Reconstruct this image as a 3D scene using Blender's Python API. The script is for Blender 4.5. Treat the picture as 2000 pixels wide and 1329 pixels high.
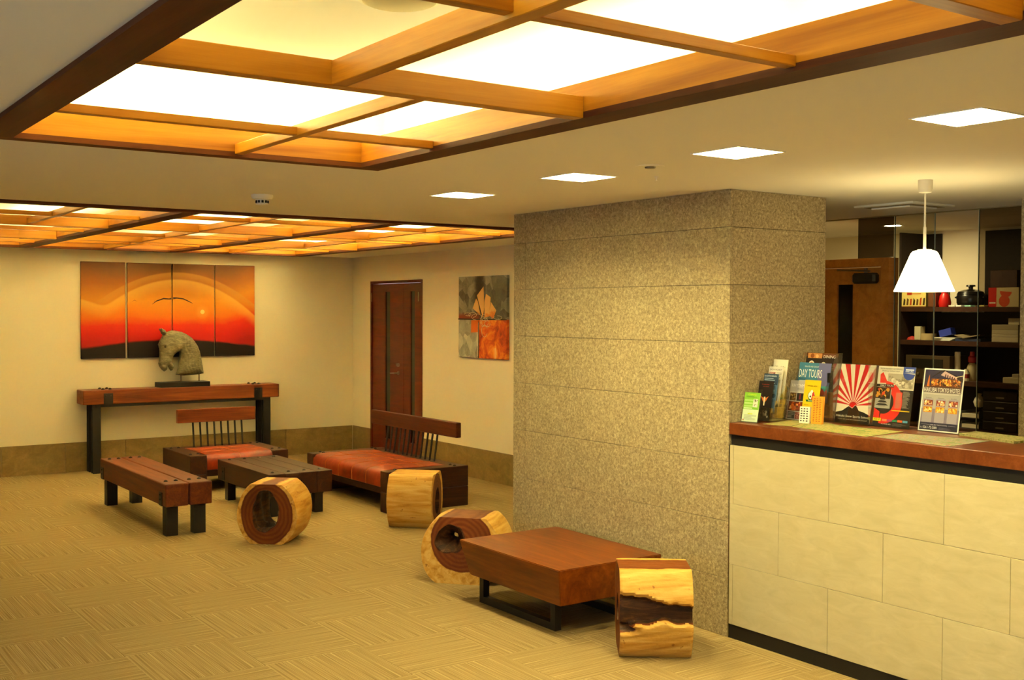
import bpy, bmesh, math, random
import numpy as np
from mathutils import Vector, Matrix
from mathutils.geometry import delaunay_2d_cdt
random.seed(7)
S = bpy.context.scene
for o in list(bpy.data.objects): bpy.data.objects.remove(o)
COL = S.collection
PI = math.pi
# ---------------------------------------------------------------- camera
FPX, YAW, PIT, ROL, HC = 2183.03, 0.95872188, -0.02603924, 0.00328137, 1.66
fw = Vector((math.cos(YAW)*math.cos(PIT), math.sin(YAW)*math.cos(PIT), math.sin(PIT)))
r0 = fw.cross(Vector((0, 0, 1))).normalized(); u0 = r0.cross(fw)
rt = r0*math.cos(ROL) + u0*math.sin(ROL); up = -r0*math.sin(ROL) + u0*math.cos(ROL)
cd = bpy.data.cameras.new('camera'); cam = bpy.data.objects.new('camera', cd); COL.objects.link(cam)
cam.matrix_world = Matrix(((rt.x, up.x, -fw.x, 0), (rt.y, up.y, -fw.y, 0), (rt.z, up.z, -fw.z, HC), (0, 0, 0, 1)))
cd.sensor_fit = 'HORIZONTAL'; cd.sensor_width = 36; cd.lens = 36*FPX/2000; cd.clip_start = 0.05; cd.clip_end = 100
S.camera = cam
def ray(x, y): return rt*((x-1000)/FPX) + up*(-(y-664.5)/FPX) + fw
def onz(x, y, z): d = ray(x, y); return Vector((0, 0, HC)) + d*((z-HC)/d.z)
def onx(x, y, X): d = ray(x, y); return Vector((0, 0, HC)) + d*(X/d.x)
def ony(x, y, Y): d = ray(x, y); return Vector((0, 0, HC)) + d*(Y/d.y)
# ---------------------------------------------------------------- world, exposure
W = bpy.data.worlds.new('evening'); S.world = W; W.use_nodes = True
W.node_tree.nodes['Background'].inputs[0].default_value = (0.58, 0.78, 1.0, 1)
W.node_tree.nodes['Background'].inputs[1].default_value = 1.05
VS = S.view_settings
VS.view_transform = 'Standard'; VS.look = 'None'; VS.gamma = 1; VS.use_curve_mapping = False
VS.exposure = 2.15
WARM = (1.0, 0.89, 0.31)
E_TUBE, E_DOWN, E_PEND, E_OFF = 24.0, 115.0, 4.5, 110.0

# ---------------------------------------------------------------- materials
def lin(c):
    if isinstance(c, str): c = tuple(int(c[i:i+2], 16) for i in (0, 2, 4))
    f = lambda v: (v/255/12.92) if v/255 <= 0.04045 else ((v/255+0.055)/1.055)**2.4
    return tuple(f(v) for v in c) + (1,)
MC = {}
class N:
    """small node-graph helper"""
    def __init__(s, name):
        s.m = bpy.data.materials.new(name); s.m.use_nodes = True
        s.t = s.m.node_tree; s.b = s.t.nodes['Principled BSDF']; s.out = s.t.nodes['Material Output']
    def new(s, k, **p):
        n = s.t.nodes.new('ShaderNode'+k)
        for a, v in p.items(): setattr(n, a, v)
        return n
    def put(s, sock, v):
        if hasattr(v, 'is_output') or isinstance(v, bpy.types.NodeSocket): s.t.links.new(v, sock)
        elif v is not None: sock.default_value = v
    def obj(s): return s.new('TexCoord').outputs['Object']
    def mapv(s, v, scale=(1, 1, 1), loc=(0, 0, 0), rot=(0, 0, 0)):
        n = s.new('Mapping'); s.put(n.inputs[0], v); n.inputs['Scale'].default_value = scale
        n.inputs['Location'].default_value = loc; n.inputs['Rotation'].default_value = rot; return n.outputs[0]
    def noise(s, v, scale, detail=4, rough=.55, dist=0):
        n = s.new('TexNoise'); s.put(n.inputs['Vector'], v); n.inputs['Scale'].default_value = scale
        n.inputs['Detail'].default_value = detail; n.inputs['Roughness'].default_value = rough
        n.inputs['Distortion'].default_value = dist; return n.outputs['Fac']
    def voro(s, v, scale, out='Color'):
        n = s.new('TexVoronoi'); s.put(n.inputs['Vector'], v); n.inputs['Scale'].default_value = scale; return n.outputs[out]
    def math(s, op, a, b=None, c=None, clamp=False):
        n = s.new('Math', operation=op, use_clamp=clamp); s.put(n.inputs[0], a)
        if b is not None: s.put(n.inputs[1], b)
        if c is not None: s.put(n.inputs[2], c)
        return n.outputs[0]
    def sep(s, v): n = s.new('SeparateXYZ'); s.put(n.inputs[0], v); return n.outputs
    def comb(s, x, y, z):
        n = s.new('CombineXYZ')
        for i, q in enumerate((x, y, z)): s.put(n.inputs[i], q)
        return n.outputs[0]
    def ramp(s, fac, stops, interp='LINEAR'):
        n = s.new('ValToRGB'); s.put(n.inputs[0], fac); r = n.color_ramp; r.interpolation = interp
        while len(r.elements) < len(stops): r.elements.new(0.5)
        for e, (p, c) in zip(r.elements, stops): e.position = p; e.color = lin(c) if not isinstance(c, float) else (c, c, c, 1)
        return n.outputs[0]
    def mix(s, fac, a, b, blend='MIX'):
        n = s.new('MixRGB', blend_type=blend); s.put(n.inputs[0], fac)
        s.put(n.inputs[1], lin(a) if isinstance(a, (str, tuple)) and not hasattr(a, 'is_output') else a)
        s.put(n.inputs[2], lin(b) if isinstance(b, (str, tuple)) and not hasattr(b, 'is_output') else b); return n.outputs[0]
    def sm(s, v, a, b):
        n = s.new('MapRange', interpolation_type='SMOOTHSTEP'); s.put(n.inputs[0], v)
        n.inputs[1].default_value = a; n.inputs[2].default_value = b; return n.outputs[0]
    def bump(s, h, strength=.3, dist=.01):
        n = s.new('Bump'); s.put(n.inputs['Height'], h); n.inputs['Strength'].default_value = strength
        n.inputs['Distance'].default_value = dist; s.t.links.new(n.outputs[0], s.b.inputs['Normal'])
    def done(s, color, rough=.5, spec=.5, metal=0):
        s.put(s.b.inputs['Base Color'], color); s.put(s.b.inputs['Roughness'], rough)
        s.b.inputs['Specular IOR Level'].default_value = spec; s.b.inputs['Metallic'].default_value = metal
        return s.m
def flat(c, rough=.6, spec=.4, metal=0):
    k = ('flat', c, rough, metal)
    if k not in MC: MC[k] = N('paint_'+(c if isinstance(c, str) else 'x')).done(lin(c), rough, spec, metal)
    return MC[k]
def emit(name, color, strength):
    m = bpy.data.materials.new(name); m.use_nodes = True; t = m.node_tree
    t.nodes.remove(t.nodes['Principled BSDF']); e = t.nodes.new('ShaderNodeEmission')
    e.inputs[0].default_value = (*color, 1); e.inputs[1].default_value = strength
    t.links.new(e.outputs[0], t.nodes['Material Output'].inputs[0]); return m
def wood(name, dark, mid, light, axis=0, scale=9, stretch=9, rough=.42, bump=.15, knots=1.2, spec=.3):
    n = N(name); v = n.obj(); sc = [scale]*3; sc[axis] = scale/stretch
    vv = n.mapv(v, tuple(sc))
    a = n.noise(vv, 1.0, 5, .6, knots); f = [scale*9]*3; f[axis] = scale/stretch*2.2
    b = n.noise(n.mapv(v, tuple(f)), 1.0, 4, .7, .2)
    fac = n.math('ADD', n.math('MULTIPLY', a, .68), n.math('MULTIPLY', b, .32))
    col = n.ramp(fac, [(.30, dark), (.5, mid), (.70, light)])
    n.bump(b, bump, .004)
    return n.done(col, rough, spec)
M = {}
M['wall'] = (lambda n: (n.bump(n.noise(n.obj(), 220, 3), .08, .003), n.done(n.mix(n.noise(n.obj(), 3, 2), 'E9DDBE', 'EDE2C6'), .85, .2))[1])(N('wall_cream'))
M['ceil'] = (lambda n: (n.bump(n.noise(n.obj(), 160, 3), .06, .003), n.done(lin('EEE8DA'), .9, .2))[1])(N('ceiling_white'))
M['recess'] = N('recess_white').done(lin('F0EDEE'), .9, .2)
M['lattice_x'] = wood('lattice_wood_x', '86480E', 'B47216', 'CA8C28', 0, 5, 10, .38)
M['lattice_y'] = wood('lattice_wood_y', '86480E', 'B47216', 'CA8C28', 1, 5, 10, .38)
M['latdark_x'] = wood('frame_wood_x', '46200A', '602E0E', '723C14', 0, 5, 10, .6, .1, 1.2, .2)
M['latdark_y'] = wood('frame_wood_y', '3A180A', '50240C', '623010', 1, 5, 10, .6, .1, 1.2, .2)
M['beam_y'] = wood('old_beam_y', '3A1404', '5E2608', '7C3C10', 1, 11, 12, .5, .35)
M['beam_x'] = wood('old_beam_x', '461C0A', '743410', '92501E', 0, 11, 12, .5, .35)
M['dark_y'] = wood('dark_plank_y', '1E0C06', '36180C', '502A14', 1, 11, 12, .45, .35)
M['dark_x'] = wood('dark_plank_x', '1E0C06', '36180C', '4C2812', 0, 11, 12, .45, .35)
M['door'] = wood('door_wood', '441204', '5C1C06', '6E260A', 1, 14, 7, .38, .05)
M['door2'] = wood('office_door_wood', 'B46A26', 'CE8434', 'DC9644', 0, 14, 8, .42, .05)
M['block'] = wood('acacia_block', '481C06', '70340A', '904E14', 1, 5, 6, .32, .1, 2.0)
M['ctop'] = wood('counter_wood', '48200C', '623014', '764020', 0, 9, 16, .3, .05)
M['shelfw'] = wood('shelf_wood', '2A1408', '3C2010', '4C2C16', 0, 9, 10, .5, .05)
M['black'] = flat('17120E', .45)
M['iron'] = flat('1C1612', .5)
M['kick'] = flat('0C0907', .5)
M['steel'] = flat('C8C2B4', .25, .5, 1)
M['chrome'] = flat('8A8070', .35, .5, 1)
M['white'] = flat('EDE6D6', .5)
def granite():
    n = N('granite'); v = n.obj(); q = n.mapv(v, (1, 1, 1))
    a = n.noise(q, 75, 2, .5, .6); b = n.noise(q, 210, 2, .6); c = n.noise(q, 2.2, 2)
    f = n.math('ADD', n.math('MULTIPLY', a, .6), n.math('MULTIPLY', b, .4))
    col = n.ramp(f, [(.34, '7A6A4E'), (.46, '988766'), (.54, 'A69472'), (.68, 'CBB992')])
    col = n.mix(n.math('MULTIPLY', c, .25), col, 'A89A84', 'MULTIPLY')
    n.bump(f, .35, .004); return n.done(col, .62, .35)
M['granite'] = granite()
def basestone():
    n = N('baseboard_stone'); v = n.obj(); a = n.noise(n.mapv(v, (2, 2, 3)), 3, 5, .6, 1.2); b = n.noise(v, 60, 3)
    n.bump(b, .1, .003)
    return n.done(n.ramp(n.math('ADD', n.math('MULTIPLY', a, .7), n.math('MULTIPLY', b, .3)), [(.3, '6E5A34'), (.5, '80693E'), (.7, '92784A')]), .4, .4)
M['base'] = basestone()
def tilestone():
    n = N('counter_tile'); v = n.obj(); a = n.noise(n.mapv(v, (1, 3, 9)), 2.4, 5, .6, .8)
    oi = n.new('ObjectInfo').outputs['Random']
    c = n.ramp(a, [(.3, 'B0A482'), (.55, 'BCB08E'), (.75, 'C6BA9A')])
    return n.done(n.mix(n.math('MULTIPLY', oi, .35), c, 'B8A880'), .38, .45)
M['tile'] = tilestone()
def carpet():
    n = N('carpet_ribbed'); v = n.obj(); s = n.sep(v)
    st = n.noise(n.comb(n.math('MULTIPLY', s[0], 230), n.math('MULTIPLY', s[1], .7), 0), 1.0, 2, .6)
    st2 = n.noise(n.comb(n.math('MULTIPLY', s[0], 70), n.math('MULTIPLY', s[1], 1.2), 7), 1.0, 3, .6)
    fi = n.noise(v, 500, 2, .6)
    f = n.math('ADD', n.math('ADD', n.math('MULTIPLY', st, .52), n.math('MULTIPLY', fi, .28)), n.math('MULTIPLY', st2, .20))
    col = n.ramp(f, [(.40, '6E5838'), (.47, '8C754C'), (.53, '9A835A'), (.60, 'B8A276')])
    n.bump(n.math('ADD', n.math('MULTIPLY', fi, .5), n.math('MULTIPLY', st, 1.6)), .7, .004)
    return n.done(col, .95, .1)
M['carpet'] = carpet()
def leather():
    n = N('red_leather'); v = n.obj(); a = n.noise(v, 6, 4, .6, .5); n.bump(n.voro(v, 260, 'Distance'), .12, .002)
    return n.done(n.ramp(a, [(.3, '681802'), (.5, '862604'), (.72, '9E380A')]), .36, .4)
M['leather'] = leather()
M['seam'] = flat('A4622C', .6)
def stone_horse():
    n = N('weathered_stone'); v = n.obj(); a = n.noise(n.mapv(v, (7, 7, 22), rot=(0, .5, 0)), 3, 5, .65, .8); b = n.noise(v, 90, 3)
    n.bump(n.math('ADD', a, n.math('MULTIPLY', b, .4)), .5, .008)
    return n.done(n.ramp(a, [(.3, '564E38'), (.55, '766C50'), (.75, '968C6E')]), .55, .4)
M['horse'] = stone_horse()
def log_mat(seed):
    """wr: radius / boundary between heart and sap wood; dk: hollow, weathered dark wood"""
    n = N('log_wood'); v = n.mapv(n.obj(), loc=(seed*3.1, seed*1.7, 0))
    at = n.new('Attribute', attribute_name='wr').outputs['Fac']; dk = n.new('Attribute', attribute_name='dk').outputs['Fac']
    ns = n.noise(v, 7, 4, .6, .4)
    r = n.math('ADD', at, n.math('MULTIPLY', n.math('SUBTRACT', ns, .5), .16))
    ring = n.math('SINE', n.math('MULTIPLY', r, 44)); ringn = n.math('MULTIPLY', n.math('ADD', ring, 1), .5)
    heart = n.mix(n.math('MULTIPLY', ringn, .5), '6E3008', '96561C'); heart = n.mix(n.math('MULTIPLY', n.noise(v, 9, 4), .8), heart, '4A1E06')
    streak = n.noise(n.mapv(v, (3, 26, 26)), 1.0, 5, .6, .6); sap = n.ramp(streak, [(.28, 'A06E26'), (.45, 'C4923E'), (.65, 'D6AC5C')])
    spots = n.sm(n.noise(v, 30, 2, .5), .68, .76); sap = n.mix(n.math('MULTIPLY', spots, .7), sap, '7A4416')
    c = n.mix(n.sm(r, .97, 1.01), heart, sap)
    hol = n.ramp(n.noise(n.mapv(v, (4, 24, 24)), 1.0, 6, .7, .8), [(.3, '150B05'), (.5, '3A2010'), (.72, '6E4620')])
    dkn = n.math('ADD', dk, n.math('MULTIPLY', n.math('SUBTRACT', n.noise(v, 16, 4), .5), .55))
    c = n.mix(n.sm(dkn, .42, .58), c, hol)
    n.bump(n.math('ADD', n.noise(v, 24, 5, .65), n.math('MULTIPLY', streak, .5)), .35, .01)
    return n.done(c, .55, .2)
def glassm(name, tint, rough=.02, alpha=.9, refl=.08):
    n = N(name); t = n.t; tr = n.new('BsdfTransparent'); tr.inputs[0].default_value = (*tint, 1)
    g = n.new('BsdfGlossy'); g.inputs['Roughness'].default_value = rough; g.inputs[0].default_value = (1, 1, 1, 1)
    fr = n.new('Fresnel'); fr.inputs[0].default_value = 1.45
    mx = n.new('MixShader'); n.put(mx.inputs[0], n.math('MULTIPLY', fr.outputs[0], refl*10, clamp=True))
    t.links.new(tr.outputs[0], mx.inputs[1]); t.links.new(g.outputs[0], mx.inputs[2]); t.links.new(mx.outputs[0], n.out.inputs[0])
    return n.m
M['acrylic'] = glassm('clear_acrylic', (.97, .975, .97), .03, refl=.05)
M['smoked'] = glassm('smoked_glass', (.34, .30, .25), .01, refl=.06)
M['clear'] = glassm('clear_glass', (.86, .88, .85), .01, refl=.06)
M['gedge'] = flat('A8B0A0', .2)
M['half'] = glassm('tinted_glass', (.62, .58, .50), .01, refl=.06)
M['strip'] = N('dark_door_glass').done(lin('1E1A12'), .15, .5)

# ---------------------------------------------------------------- geometry helpers
def link(o, parent=None):
    COL.objects.link(o)
    if parent: o.parent = parent
    return o
def tag(o, label=None, cat=None, group=None, kind=None):
    for k, v in (('label', label), ('category', cat), ('group', group), ('kind', kind)):
        if v: o[k] = v
    return o
def thing(name, label, cat, loc=(0, 0, 0), rz=0, group=None, kind=None):
    o = bpy.data.objects.new(name, None); o.empty_display_size = .05; o.location = loc; o.rotation_euler = (0, 0, rz); link(o)
    return tag(o, label, cat, group, kind)
class B:
    def __init__(s): s.bm = bmesh.new(); s.mi = 0
    def faces(s, V, F):
        vs = [s.bm.verts.new(v) for v in V]
        for f in F:
            try: fc = s.bm.faces.new([vs[i] for i in f]); fc.material_index = s.mi
            except ValueError: pass
        return s
    def box(s, x0, x1, y0, y1, z0, z1, bev=0, seg=1):
        V = [(x, y, z) for x in (x0, x1) for y in (y0, y1) for z in (z0, z1)]
        F = [(0, 1, 3, 2), (4, 6, 7, 5), (0, 4, 5, 1), (2, 3, 7, 6), (0, 2, 6, 4), (1, 5, 7, 3)]
        if bev:
            t = bmesh.new(); vs = [t.verts.new(v) for v in V]
            for f in F: t.faces.new([vs[i] for i in f])
            bmesh.ops.recalc_face_normals(t, faces=t.faces)
            bmesh.ops.bevel(t, geom=t.edges[:], offset=bev, segments=seg, affect='EDGES', profile=.5)
            t.verts.index_update(); s.faces([v.co.copy() for v in t.verts], [[v.index for v in f.verts] for f in t.faces]); t.free()
        else: s.faces(V, F)
        return s
    def hexa(s, bot, top):
        return s.faces(list(bot)+list(top), [(3, 2, 1, 0), (4, 5, 6, 7)] + [(i, (i+1) % 4, (i+1) % 4+4, i+4) for i in range(4)])
    def cyl(s, p0, p1, r0, r1=None, n=16, caps=True):
        r1 = r0 if r1 is None else r1; p0, p1 = Vector(p0), Vector(p1); d = (p1-p0).normalized()
        a = d.orthogonal().normalized(); b = d.cross(a)
        V = [p + (a*math.cos(2*PI*i/n) + b*math.sin(2*PI*i/n))*r for p, r in ((p0, r0), (p1, r1)) for i in range(n)]
        F = [(i, (i+1) % n, (i+1) % n+n, i+n) for i in range(n)]
        if caps: F += [tuple(range(n))[::-1], tuple(range(n, 2*n))]
        return s.faces(V, F)
    def lathe(s, prof, n=24, c=(0, 0)):
        V = [(c[0]+r*math.cos(2*PI*i/n), c[1]+r*math.sin(2*PI*i/n), z) for r, z in prof for i in range(n)]
        F = [(k*n+i, k*n+(i+1) % n, (k+1)*n+(i+1) % n, (k+1)*n+i) for k in range(len(prof)-1) for i in range(n)]
        return s.faces(V, F)
    def tube(s, pts, r, n=8):
        for a, b in zip(pts, pts[1:]): s.cyl(a, b, r, None, n)
        return s
    def build(s, name, mats, parent=None, smooth=False, label=None):
        bmesh.ops.recalc_face_normals(s.bm, faces=s.bm.faces)
        me = bpy.data.meshes.new(name); s.bm.to_mesh(me); s.bm.free()
        for m in (mats if isinstance(mats, (list, tuple)) else [mats]): me.materials.append(m)
        if smooth: me.polygons.foreach_set('use_smooth', [True]*len(me.polygons)); me.set_sharp_from_angle(angle=.7)
        o = link(bpy.data.objects.new(name, me), parent)
        if label: o['label'] = label
        return o
def box(name, m, parent, *a, bev=0, seg=1, label=None): return B().box(*a, bev=bev, seg=seg).build(name, m, parent, label=label)
def inst(o, loc, parent=None, rz=None):
    c = o.copy(); COL.objects.link(c); c.location = loc
    if parent is not None: c.parent = parent
    if rz is not None: c.rotation_euler = (0, 0, rz)
    return c
FONT = {}
def text_geo(s, width=None, height=None, squash=1.0):
    """outline of a line of lettering as flat verts/faces, origin bottom-left"""
    k = s
    if k not in FONT:
        cu = bpy.data.curves.new('lettering', 'FONT'); cu.body = s; cu.resolution_u = 2; cu.size = 1
        o = bpy.data.objects.new('lettering', cu); COL.objects.link(o)
        me = bpy.data.meshes.new_from_object(o.evaluated_get(bpy.context.evaluated_depsgraph_get()))
        V = np.array([v.co[:2] for v in me.vertices]); F = [tuple(p.vertices) for p in me.polygons]
        bpy.data.objects.remove(o); bpy.data.curves.remove(cu); bpy.data.meshes.remove(me); FONT[k] = (V, F)
    V, F = FONT[k]
    V = V - V.min(0); ex = V.max(0)
    sx = (width/ex[0]) if width else height/ex[1]; sy = (height/ex[1]) if height else sx
    return V*[sx, sy], F

# ---------------------------------------------------------------- room shell
CE = 2.28; XR = 6.053; YB = 11.895; XL = -3.0; YN = -3.0; XO = 7.6; TOP = 2.75
def struct(o): o['kind'] = 'structure'; return o
floor = struct(box('floor', flat('6E5E42', .9), None, XL-.1, XO+.1, YN-.1, YB+.1, -.12, -.006))
# carpet tiles, quarter-turned
TS = .5; tl = B().box(-.2497, .2497, -.2497, .2497, -.006, 0).build('carpet_tile', M['carpet'], floor); first = True
FX0, FY0 = .54, 4.9
def tile_at(i, j):
    global first
    x, y = FX0+(i+.5)*TS, FY0+(j+.5)*TS; rz = (0 if (i+j) % 2 == 0 else PI/2)
    if first: tl.location = (x, y, 0); tl.rotation_euler = (0, 0, rz); first = False
    else: inst(tl, (x, y, 0), floor, rz)
rest = B()
for i in range(-7, 14):
    for j in range(-16, 14):
        x, y = FX0+(i+.5)*TS, FY0+(j+.5)*TS
        if x > XO or y > YB+.2 or x < XL or y < YN: continue
        d = Vector((x, y, 0))-Vector((0, 0, HC)); dz = d.dot(fw)
        px = 1000+FPX*d.dot(rt)/dz if dz > .5 else -9e9; py = 664.5-FPX*d.dot(up)/dz if dz > .5 else 9e9
        if -150 < px < 2150 and py < 1480 and x < 6.2: tile_at(i, j)
        else: rest.box(x-.2497, x+.2497, y-.2497, y+.2497, -.006, 0)
tag(rest.build('carpet_tile', M['carpet'], floor), kind='stuff')

# coffers and downlight openings in the ceiling
NC = (.714, 2.318, -.22, 4.318)            # near coffer, outer frame
FC = (.86, 5.33, 6.81, 11.73)              # far coffer, outer frame
DL = [(3.23, y) for y in (5.065, 4.07, 3.075, 2.085, 1.09, .10)]; HD = .125
holes = [NC, FC] + [(x-HD, x+HD, y-HD, y+HD) for x, y in DL]
xs = sorted({XL, XO} | {v for h in holes for v in h[:2]}); ys = sorted({YN, YB} | {v for h in holes for v in h[2:]})
cb = B()
for x0, x1 in zip(xs, xs[1:]):
    for y0, y1 in zip(ys, ys[1:]):
        cx, cy = (x0+x1)/2, (y0+y1)/2
        if not any(h[0] < cx < h[1] and h[2] < cy < h[3] for h in holes):
            cb.faces([(x0, y0, CE), (x1, y0, CE), (x1, y1, CE), (x0, y1, CE)], [(0, 1, 2, 3)])
ceil = cb.build('ceiling', M['ceil']); bmx = bmesh.new(); bmx.from_mesh(ceil.data)
bmesh.ops.remove_doubles(bmx, verts=bmx.verts, dist=1e-4); bmx.to_mesh(ceil.data); bmx.free(); struct(ceil)
box('sky_block_slab', M['recess'], ceil, XL-.1, XO+.1, YN-.1, YB+.1, TOP, TOP+.1)  # unseen slab added above the ceiling to keep sky light out
wb = struct(box('wall_back', M['wall'], None, XL-.1, XR+.1, YB, YB+.1, 0, TOP))
# right wall, with the opening of the double door
DY0, DY1, DZ = 10.28, 11.444, 1.992
wr = struct(B().box(XR, XR+.1, 5.05, DY0, 0, CE).box(XR, XR+.1, DY1, YB, 0, CE).box(XR, XR+.1, DY0, DY1, DZ, CE).build('wall_right', M['wall']))
struct(box('wall_office_back', M['wall'], None, XO, XO+.1, YN-.1, 6.7, 0, TOP))
struct(box('wall_office_side', M['wall'], None, XR+.1, XO, 6.6, 6.7, 0, TOP))
struct(box('wall_near', M['wall'], None, XL-.1, XO, YN-.1, YN, 0, TOP))
WY0, WY1, WZ0, WZ1 = -1.6, 3.4, .25, 2.15
wl = struct(B().box(XL-.1, XL, YN, WY0, 0, TOP).box(XL-.1, XL, WY1, YB, 0, TOP).box(XL-.1, XL, WY0, WY1, 0, WZ0).box(XL-.1, XL, WY0, WY1, WZ1, TOP).build('wall_left', M['wall']))
w1 = thing('added_fill_window', None, None, (XL-.05, (WY0+WY1)/2, WZ0), kind='structure')  # unseen window, added to let neutral sky light onto the ceiling
hw = (WY1-WY0)/2; hh = WZ1-WZ0
for k in range(3):
    a = -hw+k*2*hw/3; box('pane', M['clear'], w1, -.004, .004, a+.03, a+2*hw/3-.03, .03, hh-.03)
    box('mullion', M['iron'], w1, -.03, .03, a-.03, a+.03, 0, hh)
box('mullion', M['iron'], w1, -.03, .03, hw-.03, hw, 0, hh); box('sill', M['iron'], w1, -.03, .03, -hw, hw, 0, .03); box('head', M['iron'], w1, -.03, .03, -hw, hw, hh-.03, hh)

# baseboards of stone tiles
def baseboard(name, along, a0, a1, off, wid=.6, start=0):
    b = thing(name, None, None, kind='structure'); a = a0-start; k = 0
    while a < a1:
        s, e = max(a, a0)+.0008, min(a+wid, a1)-.0008
        if e-s > .02:
            if along == 'x': box('stone_tile', M['base'], b, s, e, off-.010, off, 0, .3, bev=.001)
            else: box('stone_tile', M['base'], b, off-.010, off, s, e, 0, .3, bev=.001)
        a += wid; k += 1
baseboard('baseboard_back', 'x', .2, XR-.011, YB, .6, .4)
baseboard('baseboard_right', 'y', 8.0, DY0, XR, .6, .41)
baseboard('baseboard_corner', 'y', DY1, YB-.011, XR, .6, .1)
# ---------------------------------------------------------------- granite pillar
PX0, PX1, PY0, PY1 = 4.153, 4.885, 3.998, 5.898
pil = struct(box('wall_pillar', flat('6A6054', .8), None, PX0+.02, PX1-.02, PY0+.02, PY1-.02, 0, CE))
pz = [0, .298, .592, .897, 1.2, 1.5, 1.797, 2.09, CE]
for a, b in zip(pz, pz[1:]):
    g = .0009
    box('stone_slab', M['granite'], pil, PX0, PX0+.02, PY0+.0005, 5.77-g, a+g, b-g, bev=.0012)
    box('stone_slab', M['granite'], pil, PX0, PX0+.02, 5.77+g, PY1, a+g, b-g, bev=.0012)
    box('stone_slab', M['granite'], pil, PX0+.0205, PX1, PY0, PY0+.02, a+g, b-g, bev=.0012)
    box('stone_slab', M['granite'], pil, PX0+.0205, PX1, PY1-.02, PY1, a+g, b-g, bev=.0012)
    box('stone_slab', M['granite'], pil, PX1-.02, PX1, PY0+.021, PY1-.021, a+g, b-g, bev=.0012)

# ---------------------------------------------------------------- ceiling lattices with hidden cove tubes
ZF = 2.265; ZL = 2.378; ZU = 2.565
TUBES = [emit('tube_glow', WARM, E_TUBE*k) for k in (.45, 1.3, 1.75, .55, 2.5)]
def tube_light(p0, p1, label, lv=0):
    p0, p1 = Vector(p0), Vector(p1); t = thing('cove_light_tube', label, 'light tube', p0, group='hidden cove tubes')
    d = p1-p0; u = d.normalized()
    B().cyl(u*.03, d-u*.03, .013, None, 10).build('tube', TUBES[lv], t)
    B().cyl((0, 0, 0), u*.03, .014, None, 10).build('end_cap', M['white'], t)
    B().cyl(d-u*.03, d, .014, None, 10).build('end_cap', M['white'], t)
    B().box(*(sorted((min(0, d.x)-.012, max(0, d.x)+.012))), *(sorted((min(0, d.y)-.012, max(0, d.y)+.012))), -.03, -.013).build('batten', M['white'], t)
def lattice(name, O, fr, rec, xbeams, ybeams, dividers=()):
    """O outer frame rectangle; fr frame widths (left, right, near, far)"""
    t = thing(name, None, None, kind='structure')
    x0, x1, y0, y1 = O; a0, a1, b0, b1 = x0+fr[0], x1-fr[1], y0+fr[2], y1-fr[3]
    # soffit boards
    box('frame_board', M['latdark_x'], t, x0, x1, b1, y1, ZF, ZF+.02); box('frame_board', M['latdark_x'], t, x0, x1, y0, b0, ZF, ZF+.02)
    box('frame_board', M['latdark_y'], t, x0, a0, b0, b1, ZF, ZF+.02); box('frame_board', M['latdark_y'], t, a1, x1, b0, b1, ZF, ZF+.02)
    # liners
    box('liner_board', M['lattice_x'], t, a0-.018, a1+.018, b1, b1+.018, ZF+.02, ZL); box('liner_board', M['lattice_x'], t, a0-.018, a1+.018, b0-.018, b0, ZF+.02, ZL)
    box('liner_board', M['lattice_y'], t, a0-.018, a0, b0, b1, ZF+.02, ZL); box('liner_board', M['lattice_y'], t, a1, a1+.018, b0, b1, ZF+.02, ZL)
    for d0, d1 in dividers:
        box('divider_board', M['latdark_y'], t, d0, d1, b0, b1, ZF, ZF+.02)
        box('liner_board', M['lattice_y'], t, d0, d0+.018, b0, b1, ZF+.02, ZL); box('liner_board', M['lattice_y'], t, d1-.018, d1, b0, b1, ZF+.02, ZL)
    for (xa, xb, y, w, z0, h) in xbeams: box('beam', M['lattice_x'], t, xa, xb, y, y+w, z0, z0+h, bev=.002)
    for (x, w, ya, yb, z0, h) in ybeams: box('beam', M['lattice_y'], t, x, x+w, ya, yb, z0, z0+h, bev=.002)
    # recess box above
    rx0, rx1, ry0, ry1 = rec
    B().box(rx0, rx1, ry0, ry1, ZU, ZU+.02).box(rx0-.02, rx0, ry0, ry1, ZF+.02, ZU).box(rx1, rx1+.02, ry0, ry1, ZF+.02, ZU).box(rx0, rx1, ry0-.02, ry0, ZF+.02, ZU).box(rx0, rx1, ry1, ry1+.02, ZF+.02, ZU).build('recess', M['recess'], t)
    sh = B()   # ledge behind the frame, closes the gap to the recess walls
    for q in ((rx0, x0, ry0, ry1), (x1, rx1, ry0, ry1), (x0, x1, ry0, y0), (x0, x1, y1, ry1)):
        if q[1]-q[0] > .001 and q[3]-q[2] > .001: sh.box(*q, CE+.001, CE+.012)
    sh.build('ledge', M['recess'], t)
    return t
iy = 4.25
xb = [(.83, 2.202, y, .05, 2.265, .068) for y in (2.75, 1.30)] + [(.83, 2.202, y, .036, 2.276, .028) for y in (3.66, 1.90, .62)]
yb = [(1.335, .045, 1.35, 2.75, 2.265, .066), (1.335, .045, -.10, 1.30, 2.265, .066), (1.645, .036, 2.80, iy, 2.274, .04)]
lattice('trim_1', NC, (.116, .116, .116, .068), (.60, 2.43, -.34, 4.46), xb, yb)
def _d(x, y, z): return (x, y, z)
tube_light((2.335, .05, 2.385), (2.335, 2.05, 2.385), 'warm tube hidden on the near ceiling lattice ledge, counter side, entrance half')
tube_light((2.335, 2.15, 2.385), (2.335, 4.15, 2.385), 'warm tube hidden on the ledge of the near ceiling lattice, counter side')
tube_light((.70, .05, 2.385), (.70, 2.05, 2.385), 'warm tube hidden on the near ceiling lattice ledge, added window side, entrance half')
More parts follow.
